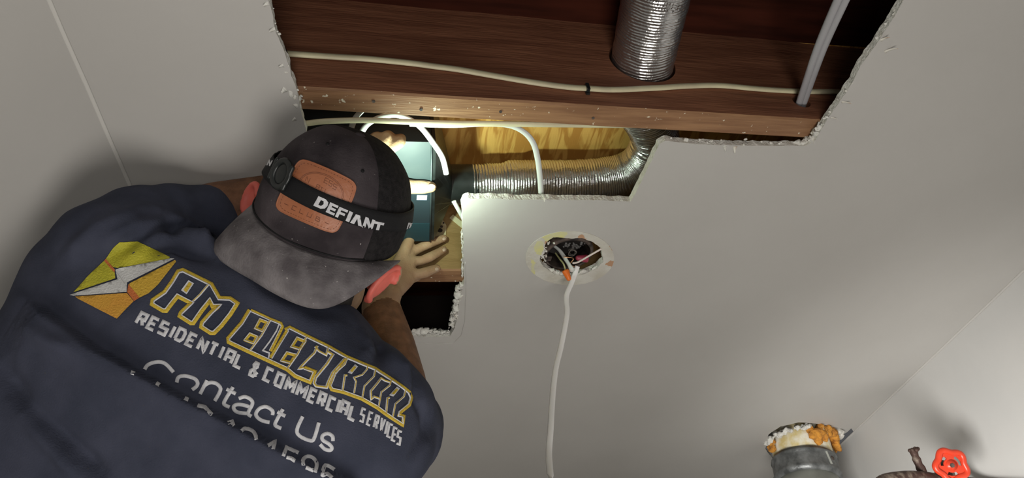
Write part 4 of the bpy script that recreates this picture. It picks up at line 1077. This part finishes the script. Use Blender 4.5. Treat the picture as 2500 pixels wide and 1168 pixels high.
for pl, w_ in ((Z4((248, 160), (170, 310), (75, 445)), 6), (Z4((345, 240), (320, 300), (250, 370), (182, 442), (225, 432)), 7), (Z4((325, 245), (360, 285), (425, 320), (442, 250)), 6), (Z4((440, 290), (482, 318), (430, 400), (330, 520), (318, 570), (335, 595), (428, 608), (440, 570), (480, 480), (585, 360)), 8),
              (Z4((612, 335), (590, 400), (500, 480), (462, 590)), 6), (Z4((790, 415), (785, 450), (745, 495), (672, 520), (690, 555), (672, 662)), 5), (Z4((612, 500), (590, 500), (570, 640)), 6), (Z4((860, 455), (848, 510), (765, 595), (745, 705)), 5),
              (Z4((1003, 540), (990, 590), (915, 650), (890, 790)), 5), (Z4((915, 525), (880, 570), (822, 640), (825, 715), (850, 690), (900, 708)), 6), (Z4((910, 525), (950, 550), (1000, 565)), 5), (Z4((988, 700), (970, 705), (958, 845)), 6), (Z4((1132, 630), (1115, 690), (1040, 755), (1018, 870)), 5)):
    d.stroke(pl, w_, O, 1); d.stroke(pl, w_ * .45, O + .0006, 0)
for qd in (Z4((680, 405), (707, 425), (650, 492), (615, 478)), Z4((1052, 603), (1078, 622), (1020, 692), (982, 680))):
    d.poly(qd, O, 1, 6); cc = sum((Vector(p) for p in qd), Vector((0, 0))) / 4; d.poly([cc + (Vector(p) - cc) * .6 for p in qd], O + .0006, 0, 6)
d.build('gold_lettering', [M['yellow'], M['print']], shirt)['label'] = 'gold and white outlined lettering'
d = Decal(shirt)
CH = [('R', 347, 780), ('E', 374, 791), ('S', 400, 802), ('I', 421, 811), ('D', 441, 818), ('E', 468, 831), ('N', 495, 843), ('T', 520, 853), ('I', 541, 861), ('A', 561, 871), ('L', 585, 883), ('&', 622, 903),
      ('C', 656, 916), ('O', 682, 928), ('M', 709, 942), ('M', 737, 955), ('E', 763, 967), ('R', 786, 976), ('C', 809, 987), ('I', 826, 992), ('A', 841, 997), ('L', 862, 1010), ('S', 885, 1014), ('E', 903, 1023), ('R', 919, 1031), ('V', 933, 1038), ('I', 943, 1045), ('C', 952, 1052), ('E', 963, 1061), ('S', 974, 1069)]
for i, (ch, x, y) in enumerate(CH):
    t = i / (len(CH) - 1); uv = Vector((17, -29)).lerp(Vector((6, -36)), t); wd = (18 - 1 * t * 5) if x < 870 else 8.5
    if ch == 'I': wd = 1
    if ch == 'M': wd = 20
    nx = CH[min(i + 1, len(CH) - 1)]; rv = Vector((.9, .43)) * wd
    glyph(d, ch, (x, y), rv, uv * (.86 if ch != '&' else .95), 8.6 if x < 870 else 5.8, O)
W = 9.2
for pl in (((200, 165), (235, 118), (320, 92), (395, 110), (470, 190)), ((498, 285), (515, 235), (575, 222), (660, 245), (692, 285), (680, 320), (642, 350)), ((780, 262), (715, 390)), ((745, 320), (800, 285), (860, 290), (902, 330), (895, 375), (850, 455)),
           ((1020, 325), (950, 440), (938, 485), (990, 512)), ((962, 345), (1048, 388)), ((1075, 430), (1130, 415), (1185, 440), (1200, 480), (1170, 540), (1160, 575), (1192, 598)), ((1180, 512), (1110, 490), (1045, 490), (1025, 520), (1060, 558), (1150, 570)),
           ((1385, 585), (1385, 545), (1330, 508), (1270, 520), (1232, 570), (1250, 610), (1300, 640), (1360, 652)), ((1482, 530), (1425, 630), (1412, 680), (1468, 708)), ((1432, 555), (1505, 595)),
           ((1665, 598), (1612, 720), (1640, 780), (1740, 822), (1775, 790), (1815, 655)), ((1945, 825), (1940, 780), (1895, 755), (1850, 775), (1850, 815), (1905, 850), (1935, 885), (1920, 910), (1870, 900), (1825, 855)),
           ((75, 190), (108, 200)), ((310, 290), (340, 308)), ((565, 425), (608, 445)), ((690, 495), (760, 512), (822, 582)), ((965, 658), (1010, 645), (1025, 688)), ((1095, 735), (1130, 712), (1190, 725), (1225, 765), (1235, 815)),
           ((1340, 870), (1410, 830), (1390, 905)), ((1628, 935), (1515, 885), (1485, 965)), ((1515, 975), (1555, 985), (1595, 1012)), ((1672, 1050), (1668, 1000), (1710, 968), (1765, 985), (1795, 1040), (1780, 1115)), ((1695, 1070), (1765, 1100)), ((1960, 1090), (1875, 1050), (1848, 1140), (1890, 1130), (1935, 1165))):
    q = smooth_line([Vector(p) for p in Z6(*pl)], 4) if len(pl) > 3 else Z6(*pl)
    d.stroke(q, W, O)
d.build('white_lettering', [M['print']], shirt)['label'] = 'white printed lettering'
d = Decal(shirt)
d.poly(Z5((700, 60), (940, 60), (1355, 262), (1345, 280), (1000, 345), (680, 400), (625, 390), (525, 285), (620, 130)), O, 0)
d.poly(Z5((505, 305), (640, 430), (650, 535), (110, 715), (300, 500)), O, 0)
d.poly(Z5((525, 280), (505, 310), (610, 430), (640, 460), (645, 420)), O + .0001, 3)
d.poly(Z5((1420, 300), (1435, 320), (1200, 620), (1080, 730), (965, 785), (830, 620), (835, 600)), O, 1)
d.poly(Z5((820, 610), (965, 785), (895, 830), (805, 715)), O + .0001, 3)
d.poly(Z5((130, 770), (800, 725), (890, 830), (770, 950), (670, 1058), (400, 920), (170, 800)), O, 2)
d.poly(Z5((65, 750), (680, 550), (800, 590), (800, 712), (110, 762)), O + .0004, 4)
d.poly(Z5((655, 425), (700, 405), (1370, 280), (1415, 285), (805, 590), (800, 650), (680, 545)), O + .0005, 4)
d.stroke(Z5((672, 470), (790, 640)), 5, O + .0008, 4)
d.build('bolt_emblem', [M['lime'], M['gold'], M['amber'], M['stripe'], M['silver']], shirt)['label'] = 'yellow and orange lightning bolt emblem'
